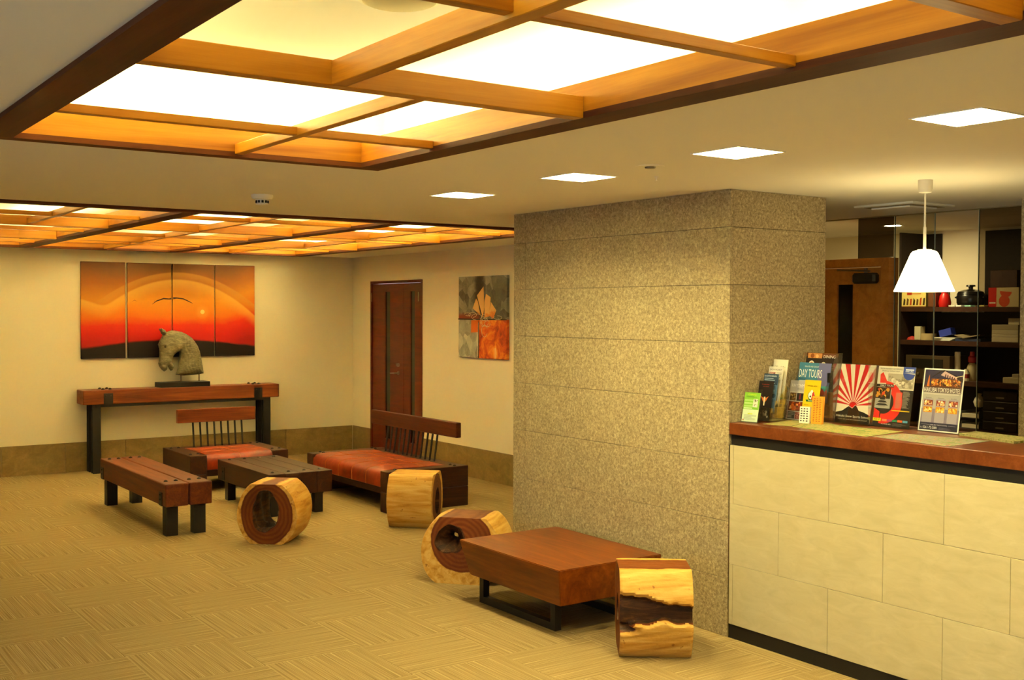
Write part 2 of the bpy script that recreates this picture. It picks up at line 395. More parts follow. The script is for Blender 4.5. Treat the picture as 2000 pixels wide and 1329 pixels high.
tube_light((.70, 2.15, 2.385), (.70, 4.15, 2.385), 'warm tube hidden on the ledge of the near ceiling lattice, added window side')
tube_light((.80, 4.365, 2.375), (2.23, 4.365, 2.375), 'warm tube hidden on the ledge of the near ceiling lattice, far end', 1)
# far lattice: three bays of columns
cols = [(.976, 2.33), (2.45, 3.80), (3.925, 5.214)]; fi0, fi1 = 6.905, 11.65
mains = (8.55, 10.15); xb = []; yb = []
for ci, (a, b) in enumerate(cols):
    for y in mains: xb.append((a, b, y, .05, 2.265, .068))
    subs = {0: (7.78, 9.25, 11.0), 1: (7.5, 9.5, 10.75), 2: (7.6, 9.05, 10.8)}[ci]
    for y in subs: xb.append((a, b, y, .036, 2.276, .028))
    fr_ = {0: .58, 1: .42, 2: .45}[ci]
    xm = a+(b-a)*fr_
    yb.append((xm, .036, fi0, mains[0], 2.274, .04)); yb.append((a+(b-a)*(.35+.1*ci), .036, mains[0]+.05, mains[1], 2.274, .04)); yb.append((a+(b-a)*(.6-.1*ci), .036, mains[1]+.05, fi1, 2.274, .04))
lattice('trim_2', FC, (.116, .116, .095, .08), (.78, 5.42, 6.72, 11.82), xb, yb, [(2.33, 2.45), (3.80, 3.925)])
for x, nm in ((.90, 'first divider'), (2.39, 'second divider'), (3.862, 'third divider'), (5.29, 'right edge')):
    tube_light((x, 7.0, 2.36), (x, 9.2, 2.36), 'warm tube hidden above the %s of the far ceiling lattice, near half' % nm, 3 if x < 1 else 4 if x > 3 else 2)
    tube_light((x, 9.35, 2.36), (x, 11.55, 2.36), 'warm tube hidden above the %s of the far ceiling lattice, far half' % nm, 3 if x < 1 else 4 if x > 3 else 2)
# ---------------------------------------------------------------- downlights
DOWN = emit('downlight_glow', (1, .87, .38), E_DOWN)
REFL = N('reflector_white').done(lin('F4EEE0'), .5, .4)
DLAB = ['nearest the far end of the row, past the pillar', 'beside the granite pillar', 'in front of the counter end', 'over the counter tiles', 'behind the counter row', 'last of the row']
for k, (x, y) in enumerate(DL):
    t = thing('downlight', 'square white recessed downlight in the ceiling row, ' + ['past the tall granite pillar', 'level with the granite pillar corner', 'just before the granite pillar', 'beside the dark wood lattice end', 'next after the four lit ones', 'closing the row'][k], 'downlight', (x, y, CE), group='square ceiling downlights')
    q = HD; B().box(-q, q, -q, -q+.004, 0, .1).box(-q, q, q-.004, q, 0, .1).box(-q, -q+.004, -q+.004, q-.004, 0, .1).box(q-.004, q, -q+.004, q-.004, 0, .1).build('reflector', REFL, t)
    B().box(-q+.004, q-.004, -q+.004, q-.004, .09, .1).build('back_plate', REFL, t); B().box(-.065, .065, -.065, .065, .06, .089, bev=.008).build('lamp', DOWN, t)
    bb = B()
    for u in ((-q-.004, q+.004, -q-.004, -q+.003), (-q-.004, q+.004, q-.003, q+.004), (-q-.004, -q+.003, -q+.003, q-.003), (q-.003, q+.004, -q+.003, q-.003)): bb.box(*u, -.003, 0)
    bb.build('rim', M['white'], t)
t = thing('downlight', 'round bright downlight in the office ceiling behind the smoked glass', 'downlight', (6.835, 5.0, CE))
B().lathe([(.055, -.001), (.075, -.004), (.078, 0)], 24).build('rim', M['white'], t)
B().lathe([(0, -.003), (.056, -.003)], 24).build('diffuser', emit('office_glow', (1, .84, .42), E_OFF), t)
# ---------------------------------------------------------------- small ceiling fittings
t = thing('smoke_detector', 'white dome smoke detector with dark slots on the ceiling', 'detector', (2.364, 5.713, CE))
B().lathe([(0, 0), (.058, 0), (.058, -.012), (.050, -.024), (.034, -.026), (.034, -.030)], 28).build('base', M['white'], t, True)
B().lathe([(.030, -.028), (.030, -.045), (.034, -.046), (.034, -.051), (.026, -.056), (0, -.058)], 24).build('sensor_head', M['white'], t, True)
bb = B()
for i in range(10):
    a = 2*PI*i/10; c, s_ = math.cos(a)*.0305, math.sin(a)*.0305; bb.cyl((c, s_, -.044), (c, s_, -.031), .006, None, 6)
bb.build('vent_slot', M['kick'], t)
t = thing('ceiling_sensor', 'flat round ceiling sensor with a shiny dark centre beside the downlights', 'sensor', (3.235, 3.585, CE))
B().lathe([(0, -.002), (.028, -.003), (.060, -.003), (.063, 0)], 32).build('flange', M['ceil'], t, True)
B().lathe([(.024, -.003), (.022, -.009), (0, -.011)], 24).build('lens', M['chrome'], t, True)
t = thing('sprinkler_pin', 'tiny pale pin on the ceiling near the granite pillar', 'sprinkler', (3.503, 3.839, CE))
B().lathe([(.012, 0), (.010, -.004), (.004, -.006), (.004, -.018), (.007, -.020), (0, -.022)], 12).build('pin', M['white'], t, True)
t = thing('ceiling_vent', 'square cream air vent on the reception ceiling behind the hanging lamp', 'vent', (5.6, 4.02, CE))
box('frame', M['ceil'], t, -.20, .20, -.20, .20, -.012, 0, bev=.004); box('grille_plate', M['ceil'], t, -.13, .13, -.13, .13, -.024, -.014, bev=.003)
B().box(-.16, .16, -.16, .16, -.0135, -.012).build('slot', flat('9A8A68', .8), t)
t = thing('ceiling_speaker', 'round cream fitting up in the near ceiling lattice', 'ceiling fitting', (1.577, 2.81, ZU))
B().lathe([(0, -.03), (.095, -.03), (.106, -.025), (.11, 0)], 36).build('cover', flat('C2B493', .7), t, True)
B().lathe([(.107, -.022), (.120, -.020), (.122, -.006), (.11, -.002)], 36).build('rim', M['white'], t, True)
# ---------------------------------------------------------------- double door in the right wall
d1 = thing('door_1', None, None, (XR, 0, 0), kind='structure')
box('door_frame', M['door'], d1, -.008, .08, DY0, DY0+.03, 0, DZ); box('door_frame', M['door'], d1, -.008, .08, DY1-.03, DY1, 0, DZ); box('door_frame', M['door'], d1, -.008, .08, DY0+.03, DY1-.03, DZ-.03, DZ)
def leaf(y0, y1, g0, g1):
    o = B()
    for q in ((y0, g0, .006, DZ-.033), (g1, y1, .006, DZ-.033), (g0, g1, .006, .22), (g0, g1, 1.87, DZ-.033)): o.box(.005, .045, *q)
    o = o.build('door_leaf', M['door'], d1)
    box('glass_strip', M['strip'], o, .018, .028, g0, g1, .22, 1.87); return o
l1 = leaf(10.697, DY1-.032, 11.00, 11.12); l2 = leaf(DY0+.032, 10.692, 10.455, 10.555)
h = B().cyl((.005, 10.80, .97), (-.008, 10.80, .97), .02, None, 16).cyl((-.012, 10.80, .97), (-.045, 10.80, .97), .009, None, 10).cyl((-.045, 10.795, .97), (-.045, 10.905, .965), .009, .007, 10).build('lever_handle', M['chrome'], l1, True)
B().cyl((.005, 10.80, 1.06), (-.016, 10.80, 1.06), .021, .018, 16).box(-.03, -.014, 10.796, 10.804, 1.045, 1.075).build('deadbolt', M['chrome'], l1, True)
for z in (.30, 1.76): B().cyl((-.004, 10.355, z), (-.004, 10.355, z+.10), .006, None, 8).build('hinge', M['steel'], l2)
for z in (.30, 1.76): B().cyl((-.004, DY1-.028, z), (-.004, DY1-.028, z+.10), .006, None, 8).build('hinge', M['steel'], l1)
# ---------------------------------------------------------------- paintings
def sunset_mat():
    n = N('sunset_painting'); g = n.new('NewGeometry').outputs['Position']; s_ = n.sep(g)
    u = n.math('DIVIDE', n.math('SUBTRACT', s_[0], 2.961), 1.872); v = n.math('DIVIDE', n.math('SUBTRACT', s_[2], 1.155), .997)
    ns = n.noise(n.mapv(g, (2, 1, 3)), 2.2, 5, .6, .6); vv = n.math('ADD', v, n.math('MULTIPLY', n.math('SUBTRACT', ns, .5), .10))
    vv = n.math('ADD', vv, n.math('MULTIPLY', n.sm(u, .78, 1.05), -.14))
    base = n.ramp(vv, [(.10, 'A80C06'), (.26, 'D01206'), (.34, 'E02A08'), (.42, 'E8760E'), (.60, 'E89A22'), (.78, 'A86412'), (.95, '54380F')])
    # dome-shaped light arcs
    def arc(h0, w, wid, dn=.13):
        du = n.math('DIVIDE', n.math('SUBTRACT', u, .53), w); q = n.math('POWER', n.math('ABSOLUTE', du), 2.0)
        top = n.math('SUBTRACT', h0, n.math('MULTIPLY', q, .40)); top = n.math('SMOOTH_MAX', top, n.math('ADD', .55, n.math('MULTIPLY', n.math('SUBTRACT', .10, u), .6)), .12)
        dd = n.math('SUBTRACT', top, v); up_ = n.sm(dd, -.012, .008); lo = n.sm(dd, wid, 0); return n.math('MULTIPLY', up_, lo), dd
    a1, dd1 = arc(.905, .50, .12); a2, dd2 = arc(.83, .47, .16)
    n1 = n.math('MULTIPLY', n.sm(dd1, 0, -.02), .45)
    c = n.mix(n.math('MULTIPLY', a1, .55), base, 'E2A83A'); c = n.mix(n.math('MULTIPLY', a2, .60), c, 'F0BE50')
    c = n.mix(n.math('MULTIPLY', n.sm(dd2, .02, -.02), .30), c, '9A5C18')
    # sun
    du = n.math('SUBTRACT', u, .674); dv = n.math('MULTIPLY', n.math('SUBTRACT', v, .485), .533)
    rr = n.math('SQRT', n.math('ADD', n.math('MULTIPLY', du, du), n.math('MULTIPLY', dv, dv)))
    c = n.mix(n.math('MULTIPLY', n.sm(rr, .05, .012), .35), c, 'F8C050'); c = n.mix(n.sm(rr, .0135, .0115), c, 'FBE08A')
    # dark hills
    hill = n.math('ADD', .115, n.math('MULTIPLY', .075, n.math('SINE', n.math('MULTIPLY', n.math('SUBTRACT', u, .02), 3.3))))
    hill = n.math('ADD', hill, n.math('MULTIPLY', n.math('SUBTRACT', n.noise(n.comb(u, 0, 0), 6, 2), .5), .03))
    c = n.mix(n.sm(n.math('SUBTRACT', hill, v), -.012, .02), c, '1A0B06'); c = n.mix(1.0, c, 'E4D8C8', 'MULTIPLY')
    return n.done(c, .5, .3)
SM = sunset_mat()
pe = [158, 245, 249.3, 335.5, 337.5, 418.7, 420.8, 497.5]
plab = ['', 'sunset canvas with a faint small bird beside one dark wing', 'sunset canvas with the pale sun disc, behind the horse head', 'sunset canvas with the deep red corner, nearest the double door']
plab[0] = 'sunset canvas with a dipping light wave, farthest from the double door'
birds = B()
for k in range(4):
    xa = ony(pe[2*k], 600, YB-.03).x; xb_ = ony(pe[2*k+1], 600, YB-.03).x
    t = thing('canvas_panel', plab[k], 'painting', ((xa+xb_)/2, YB, 1.155), group='sunset painting on four canvases')
    hw_ = (xb_-xa)/2; box('canvas', SM, t, -hw_, hw_, -.03, -.002, 0, .997, bev=.003)
    dkb = M['black']
    if k in (1, 2):   # bird painted across the gap
        cx, cz = 3.905, 1.155+.62; L = [(-.30, -.075), (-.24, -.03), (-.14, .005), (-.06, .0), (0, .012), (.05, .015), (.14, .005), (.22, -.03), (.28, -.06)]
        Tk = [.004, .012, .014, .012, .022, .014, .013, .011, .004]; bb = B(); used = False
        for (p, q, t0, t1) in zip(L, L[1:], Tk, Tk[1:]):
            gx0, gx1 = cx+p[0]*.75, cx+q[0]*.75
            c0, c1 = max(gx0, xa+.004), min(gx1, xb_-.004)
            if c1 <= c0: continue
            f0, f1 = (c0-gx0)/(gx1-gx0), (c1-gx0)/(gx1-gx0); za, zb = p[1]*.75+(q[1]-p[1])*.75*f0, p[1]*.75+(q[1]-p[1])*.75*f1; ta, tb = t0+(t1-t0)*f0, t0+(t1-t0)*f1
            o_ = (xa+xb_)/2; zz = cz-1.155
            bb.faces([(c0-o_, -.0306, zz+za-ta/2), (c1-o_, -.0306, zz+zb-tb/2), (c1-o_, -.0306, zz+zb+tb/2), (c0-o_, -.0306, zz+za+ta/2)], [(0, 1, 2, 3)])
        bb.build('painted_bird', flat('2A0E06'), t)
    if k == 1:
        for bx, bz, w in ((-.16, .60, .03), (.0+.05, .595, .012)):
            bb = B(); bb.faces([(bx-w, -.0306, bz-.012), (bx, -.0306, bz+.008), (bx+w, -.0306, bz-.010), (bx, -.0306, bz+.002)], [(0, 1, 3), (1, 2, 3)]); bb.build('painted_bird', flat('8A4A18'), t)
def abstract_mat():
    n = N('abstract_ground'); v = n.obj(); s_ = n.sep(v)
    ns = n.noise(n.mapv(v, (3, 1, 3)), 3, 5, .7, .5); blk = n.sep(n.voro(n.mapv(v, (1, 1, .8)), 11))[0]
    grey = n.ramp(n.math('ADD', n.math('MULTIPLY', ns, .6), n.math('MULTIPLY', blk, .4)), [(.25, '3E3A30'), (.5, '6E6A5E'), (.75, 'A09A88')])
    lg = n.ramp(n.math('ADD', n.math('MULTIPLY', ns, .6), n.math('MULTIPLY', blk, .4)), [(.25, '7A766A'), (.5, 'A8A494'), (.75, 'D0CAB4')])
    org = n.ramp(n.noise(n.mapv(v, (2, 1, 2)), 3.2, 5, .65, .8), [(.32, '7A1A08'), (.46, 'C84A0C'), (.60, 'E88A24'), (.74, 'E8C884')])
    x, z = s_[0], s_[2]; low = n.sm(z, .384, .380); left = n.sm(x, -.052, -.058)
    c = n.mix(n.sm(n.math('ADD', n.math('ABSOLUTE', n.math('ADD', x, .05)), n.math('MULTIPLY', n.math('SUBTRACT', ns, .5), .12)), .14, .02), grey, '24140A')
    c2 = n.mix(left, org, lg); c = n.mix(low, c, c2)
    band = n.math('MULTIPLY', n.sm(z, .375, .385), n.math('MULTIPLY', n.sm(z, .46, .40), n.sm(x, 0, -.1))); c = n.mix(band, c, '7A2008')
    n.bump(ns, .4, .006); return n.done(c, .45, .4)
pt = thing('abstract_painting', 'abstract canvas in grey and orange with a leaf shape, near the granite pillar', 'painting', (XR, 9.086, 1.195), -PI/2)
box('canvas', abstract_mat(), pt, -.425, .425, -.035, -.002, 0, .805, bev=.006, seg=2)
def fan(name, polys, m):
    b = B()
    for P in polys: b.faces([(x, -.0375, z) for x, z in P] + [(x, -.035, z) for x, z in P], [tuple(range(len(P)))] + [(i, (i+1) % len(P), (i+1) % len(P)+len(P), i+len(P)) for i in range(len(P))])
    return b.build(name, m, pt)
def leafm():
    n = N('painted_leaf'); v = n.obj(); s_ = n.sep(v)
    return n.done(n.ramp(n.math('ADD', n.math('MULTIPLY', s_[2], 1.6), n.math('MULTIPLY', n.noise(v, 12, 4), .5)), [(.72, 'B83A0A'), (.95, 'E08A34'), (1.0, 'E8B468')]), .45)
LM = leafm()
for P in ([(.02, .40), (-.085, .615), (.03, .70), (.045, .50)], [(.05, .40), (.05, .55), (.075, .63), (.155, .595), (.13, .41)], [(.13, .42), (.16, .55), (.25, .47), (.20, .39)], [(-.02, .42), (-.16, .49), (-.10, .585), (-.07, .56)]): fan('painted_leaf', [P], LM)
sw = []
for cx, cz, rx, rz in ((-.16, .425, .07, .025), (-.09, .405, .09, .03), (.04, .40, .05, .03), (.06, .355, .06, .04), (.28, .40, .07, .018), (.02, .36, .04, .05), (.10, .34, .05, .03), (.05, .27, .05, .06), (-.25, .43, .06, .015)):
    pts = [(cx+rx*math.cos(a*.42+cx*9), -.037, cz+rz*math.sin(a*.42+cx*9)) for a in range(14)]; sw.append(pts)
for p in sw: B().tube(p, .0022, 5).build('painted_swirl', flat('D8C49A'), pt)
fan('painted_line', [[(-.06, 0), (-.052, 0), (-.046, .36), (-.054, .36)]], flat('1A0E08')); fan('painted_line', [[(-.07, .02), (-.062, .02), (-.055, .35), (-.063, .35)]], flat('D8CEB4'))
fan('painted_line', [[(-.425, .376), (.425, .376), (.425, .386), (-.425, .388)]], flat('1E0E08'))
fan('painted_patch', [[(-.19, .25), (-.065, .255), (-.055, .375), (-.185, .372)]], flat('C85E14'))
# ---------------------------------------------------------------- console table and horse head
t = thing('console_table', 'long timber beam console on black iron posts against the back wall', 'console table', (3.95, 11.73, 0))
box('beam_top', M['beam_x'], t, -1.045, 1.045, -.13, .13, .70, .845, bev=.008, seg=2)
box('under_rail', M['iron'], t, -.92, .92, -.12, -.09, .672, .70); box('under_rail', M['iron'], t, -.92, .92, .09, .12, .672, .70)
for sx in (-1, 1):
    for y in (-.11, .05):
        x = sx*.91; o = B().box(x-.04, x+.04, y-.0, y+.012, 0, .70).box(x-.04, x+.04, y+.058, y+.07, 0, .70).box(x-.008, x+.008, y+.012, y+.058, 0, .70); o.build('post', M['iron'], t)
    x = sx*.80; s_ = box('strap', M['iron'], t, x-.045, x+.045, -.137, -.131, .70, .812); box('strap', M['iron'], t, x-.045, x+.045, .131, .137, .70, .812)
    for dx in (-.022, .022):
        B().cyl((x+dx, -.137, .785), (x+dx, -.145, .785), .008, .006, 8).build('bolt', M['iron'], s_)
        for dy in (-.06, .06): B().lathe([(.016, .845), (.014, .856), (.006, .861), (0, .862)], 10, (x+dx*1.6, dy)).build('stud', M['iron'], t)
hy = 11.71
hz0 = .845
t = thing('horse_sculpture', 'grey carved horse head on a dark plinth with two rods', 'sculpture', (0, 0, 0))
bx0, bx1 = ony(314, 752, 11.62).x, ony(410.5, 752, 11.62).x
box('plinth', M['black'], t, bx0, bx1, 11.62, 11.82, hz0+.0005, hz0+.052, bev=.002)
OUT = [(305, 122), (352, 128), (375, 125), (412, 165), (445, 195), (500, 178), (560, 160), (650, 165), (760, 190), (860, 235), (950, 295), (1020, 380), (1080, 475), (1120, 580), (1145, 700), (1165, 820), (1185, 960), (1195, 1020), (1100, 1038), (950, 1052), (800, 1062), (640, 1045), (672, 980), (702, 850), (716, 720), (722, 620), (705, 585), (675, 602), (620, 640), (590, 685), (570, 745), (562, 800), (600, 850), (602, 900), (577, 960), (540, 968), (512, 930), (486, 872), (478, 905), (465, 950), (415, 985), (370, 950), (322, 890), (300, 820), (312, 740), (318, 640), (315, 520), (293, 440), (328, 360), (380, 270), (385, 240), (345, 190)]
O2 = []
for u, v in OUT:
    p = ony(280+u/10.22, 630+v/10.22, hy); O2.append((p.x, p.z))
def resample(P, step):
    R = []
    for (a, b) in zip(P, P[1:]+P[:1]):
        d = math.hypot(b[0]-a[0], b[1]-a[1]); k = max(1, int(d/step))
        for i in range(k): R.append((a[0]+(b[0]-a[0])*i/k, a[1]+(b[1]-a[1])*i/k))
    return R
R_ = resample(O2, .009); A_ = np.array(R_); nb = len(R_)
mn, mx_ = A_.min(0), A_.max(0); gp = []
def dist_out(p):
    a = A_; b = np.roll(A_, -1, 0); ab = b-a; tt = np.clip(((p-a)*ab).sum(1)/((ab**2).sum(1)+1e-12), 0, 1); return np.sqrt((((a+ab*tt[:, None])-p)**2).sum(1)).min()
def inside(p):
    x, z = p; a = A_; b = np.roll(A_, -1, 0); c = ((a[:, 1] > z) != (b[:, 1] > z)); xi = (b[:, 0]-a[:, 0])*(z-a[:, 1])/(b[:, 1]-a[:, 1]+1e-12)+a[:, 0]; return (c & (x < xi)).sum() % 2 == 1
for x in np.arange(mn[0], mx_[0], .0075):
    for z in np.arange(mn[1], mx_[1], .0075):
        p = np.array((x, z))
        if inside(p) and dist_out(p) > .004: gp.append((x, z))
allp = [Vector(p) for p in R_+gp]; res = delaunay_2d_cdt(allp, [(i, (i+1) % nb) for i in range(nb)], [list(range(nb))], 1, 1e-5)
P2, tri = [tuple(v) for v in res[0]], res[2]
def P_(u, v): p = ony(280+u/10.22, 630+v/10.22, hy); return (p.x, p.z)
feat = [(P_(405, 455), .030, .016), (P_(640, 480), .060, .024), (P_(380, 845), .016, -.022), (P_(355, 850), .022, .010), (P_(400, 482), .013, -.012), (P_(450, 400), .040, .012), (P_(545, 900), .028, .008), (P_(385, 640), .030, -.008), (P_(470, 600), .016, .012), (P_(500, 700), .018, -.008), (P_(420, 910), .030, .008), (P_(730, 520), .035, -.016), (P_(520, 300), .05, .010), (P_(440, 845), .014, -.008)]
hs = []
zt, zb_ = mx_[1], mn[1]
for (x, z) in P2:
    d = dist_out(np.array((x, z))); f = (x-mn[0])/(mx_[0]-mn[0]); Tm = .060+.035*min(1, max(0, (f-.25)/.5)); D = Tm*.95
    q = min(d/D, 1); h = Tm*math.sqrt(max(0, 1-(1-q)**2))
    for (c, r, amp) in feat: h += amp*math.exp(-((x-c[0])**2+(z-c[1])**2)/(r*r))*min(1, d/.012)
    if f > .52: h += .0022*math.sin((x*1.0+z*.25)*190+2*math.sin(z*31))*min(1, d/.02)
    hs.append(max(h, 0) if d > 1e-4 else 0)
nv = len(P2); V = [(x, hy-h, z) for (x, z), h in zip(P2, hs)]; Fc = [tuple(f) for f in tri]; back = {}
for i, ((x, z), h) in enumerate(zip(P2, hs)):
    if h > 1e-6: back[i] = len(V); V.append((x, hy+h, z))
    else: back[i] = i
Fc += [tuple(back[i] for i in f)[::-1] for f in tri]
B().faces(V, Fc).build('head', M['horse'], t, True)
B().lathe([(0, -.016), (.009, -.012), (.0125, 0), (.009, .012), (0, .016)], 14).build('eye', flat('3A3424', .4), t, True).location = (P_(400, 482)[0], hy-.066, P_(400, 482)[1])  # darker than the head stone: shade around the eye put into its colour
e0 = P_(470, 300); e1 = P_(340, 115)   # ears
for s_ in (-1, 1):
    b0 = Vector((P_(425, 235)[0], hy+s_*.028-.0, P_(425, 235)[1])); tp = Vector((P_(330 if s_ < 0 else 375, 118)[0], hy+s_*.045, P_(340, 118)[1]))
    md = (b0+tp)/2; B().cyl(b0, md, .020, .022, 10).cyl(md, tp, .022, .003, 10).build('ear', M['horse'], t, True)
for u, nm in ((750, 0), (1112, 0)):
    p0 = ony(280+u/10.22, 630+1145/10.22, hy); p1 = ony(280+u/10.22, 630+1030/10.22, hy); B().cyl((p0.x, hy, hz0+.05), (p1.x, hy, p1.z+.03), .006, None, 8).build('rod', flat('5A3418', .4), t)
# ---------------------------------------------------------------- timber bench
t = thing('timber_bench', 'low bench of two reddish timber beams on black square legs', 'bench', (2.757, 8.91, 0))
for sx in (-1, 1):
    box('seat_beam', M['beam_y'], t, min(sx*.004, sx*.173), max(sx*.004, sx*.173), -.87, .87, .225, .392, bev=.008, seg=2)
    box('under_rail', M['iron'], t, sx*.11-.02, sx*.11+.02, -.80, .80, .205, .225)
    for y in (-.757, .797):
        box('leg', M['iron'], t, sx*.104-.043, sx*.104+.043, y-.043, y+.043, 0, .225)
        q = box('strap', M['iron'], t, sx*.173-.005, sx*.173+.005, y-.035, y+.035, .225, .325)
        for dz in (.27, .305): B().cyl((sx*.178, y, dz), (sx*.186, y, dz), .009, .006, 8).build('bolt', M['iron'], q)
    for y in (-.72, .76):
        for dx in (.05, .125): B().lathe([(.016, .392), (.013, .400), (.005, .404), (0, .405)], 10, (sx*dx, y)).build('stud', M['iron'], t)
# ---------------------------------------------------------------- plank coffee table
t = thing('plank_table', 'dark low table of four thick planks on black legs, between the two sofas', 'coffee table', (3.775, 8.90, 0))
for k in range(4):
    a = -.275+k*.1375; box('plank', M['dark_y'], t, a+.001, a+.1365, -.57, .57, .176, .351, bev=.005, seg=2)
    for y in (-.47, .47): B().lathe([(.015, .351), (.012, .358), (.005, .362), (0, .363)], 10, (a+.069, y)).build('stud', M['iron'], t)
for sx in (-1, 1):
    box('under_rail', M['iron'], t, sx*.19-.03, sx*.19+.03, -.52, .52, .160, .176)
    for y in (-.46, .49):
        box('leg', M['iron'], t, sx*.19-.035, sx*.19+.035, y-.035, y+.035, 0, .160)
    q = box('strap', M['iron'], t, sx*.275-.004, sx*.275+.004, .40, .46, .19, .30)
    B().cyl((sx*.279, .43, .26), (sx*.288, .43, .26), .011, .008, 8).build('bolt', M['iron'], q)
# ---------------------------------------------------------------- leather sofas
def sofa(label, loc, rz, Wd, rail0, rail1, nsp, s0, s1, aw):
    t = thing('timber_sofa', label, 'sofa', loc, rz); D = .78; h = Wd/2
    for sx in (-1, 1):
        a, b = sorted((sx*h, sx*(h-aw))); ar = box('arm_block', M['dark_y'], t, a, b, 0, D, 0, .165, bev=.006, seg=2)
        ar = box('arm_block', M['dark_y'], t, a, b, 0, D, .167, .34, bev=.006, seg=2)
        for y in (.12, .66):
            for dx in (-.035, .035): B().lathe([(.015, .34), (.012, .348), (.005, .352), (0, .353)], 10, ((a+b)/2+dx, y)).build('stud', M['iron'], ar)
    i = h-aw; box('back_beam', M['dark_x'], t, -i, i, D-.14, D, .10, .335, bev=.005); box('seat_rail', M['dark_x'], t, -i, i, .04, .12, .14, .215)
    # leather sling seat with rounded front
    prof = [(D-.15, .20), (D-.15, .338), (.50, .343), (.2, .345), (.08, .343), (.03, .332), (.006, .305), (0, .26), (.004, .205), (.03, .195)]
    n = len(prof); bb = B(); bb.faces([(x, y, z) for x in (-i+.002, i-.002) for y, z in prof], [(k, k+1, n+k+1, n+k) for k in range(n-1)]+[(n-1, 0, n, 2*n-1), tuple(range(n)), tuple(range(n, 2*n))])
    lt = bb.build('seat_leather', M['leather'], t, True)
    ns = max(2, round(2*i/.36))
    for k in range(1, ns+1 if Wd > 1.2 else ns):
        x = -i+2*i*k/(ns+1 if Wd > 1.2 else ns); P = [(x, y-(.0 if y > .05 else .0012), z+(.0012 if y > .05 else 0)) for y, z in prof[1:9]]; B().tube(P, .0026, 5).build('seam', M['seam'], lt)
    for y in (.24, .44): B().tube([(-i+.02, y, .3455), (i-.02, y, .3455)], .0026, 5).build('seam', M['seam'], lt)
    # backrest on spindles
    ry = .70
    box('back_rail', M['beam_x'] if rz == 0 else M['dark_x2'], t, rail0, rail1, ry-.005, ry+.045, .572, .702, bev=.006, seg=2)
    for k in range(nsp):
        x = s0+(s1-s0)*k/(nsp-1); B().cyl((x, ry-.02, .30), (x, ry+.02, .585), .009, None, 10).build('spindle', M['iron'], t, True)
    return t
M['dark_x2'] = wood('rail_wood', '2E1006', '4E200C', '683414', 0, 11, 12, .45, .3)
sofa('short timber sofa with red leather seat, standing before the console', (3.868, 9.87, 0), 0, .945, -.355, .43, 8, -.20, .29, .155)
sofa('long timber sofa with red leather seat and twelve spindles, before the double door', (4.385, 8.775, 0), -PI/2, 1.55, -.825, .715, 12, -.52, .37, .13)
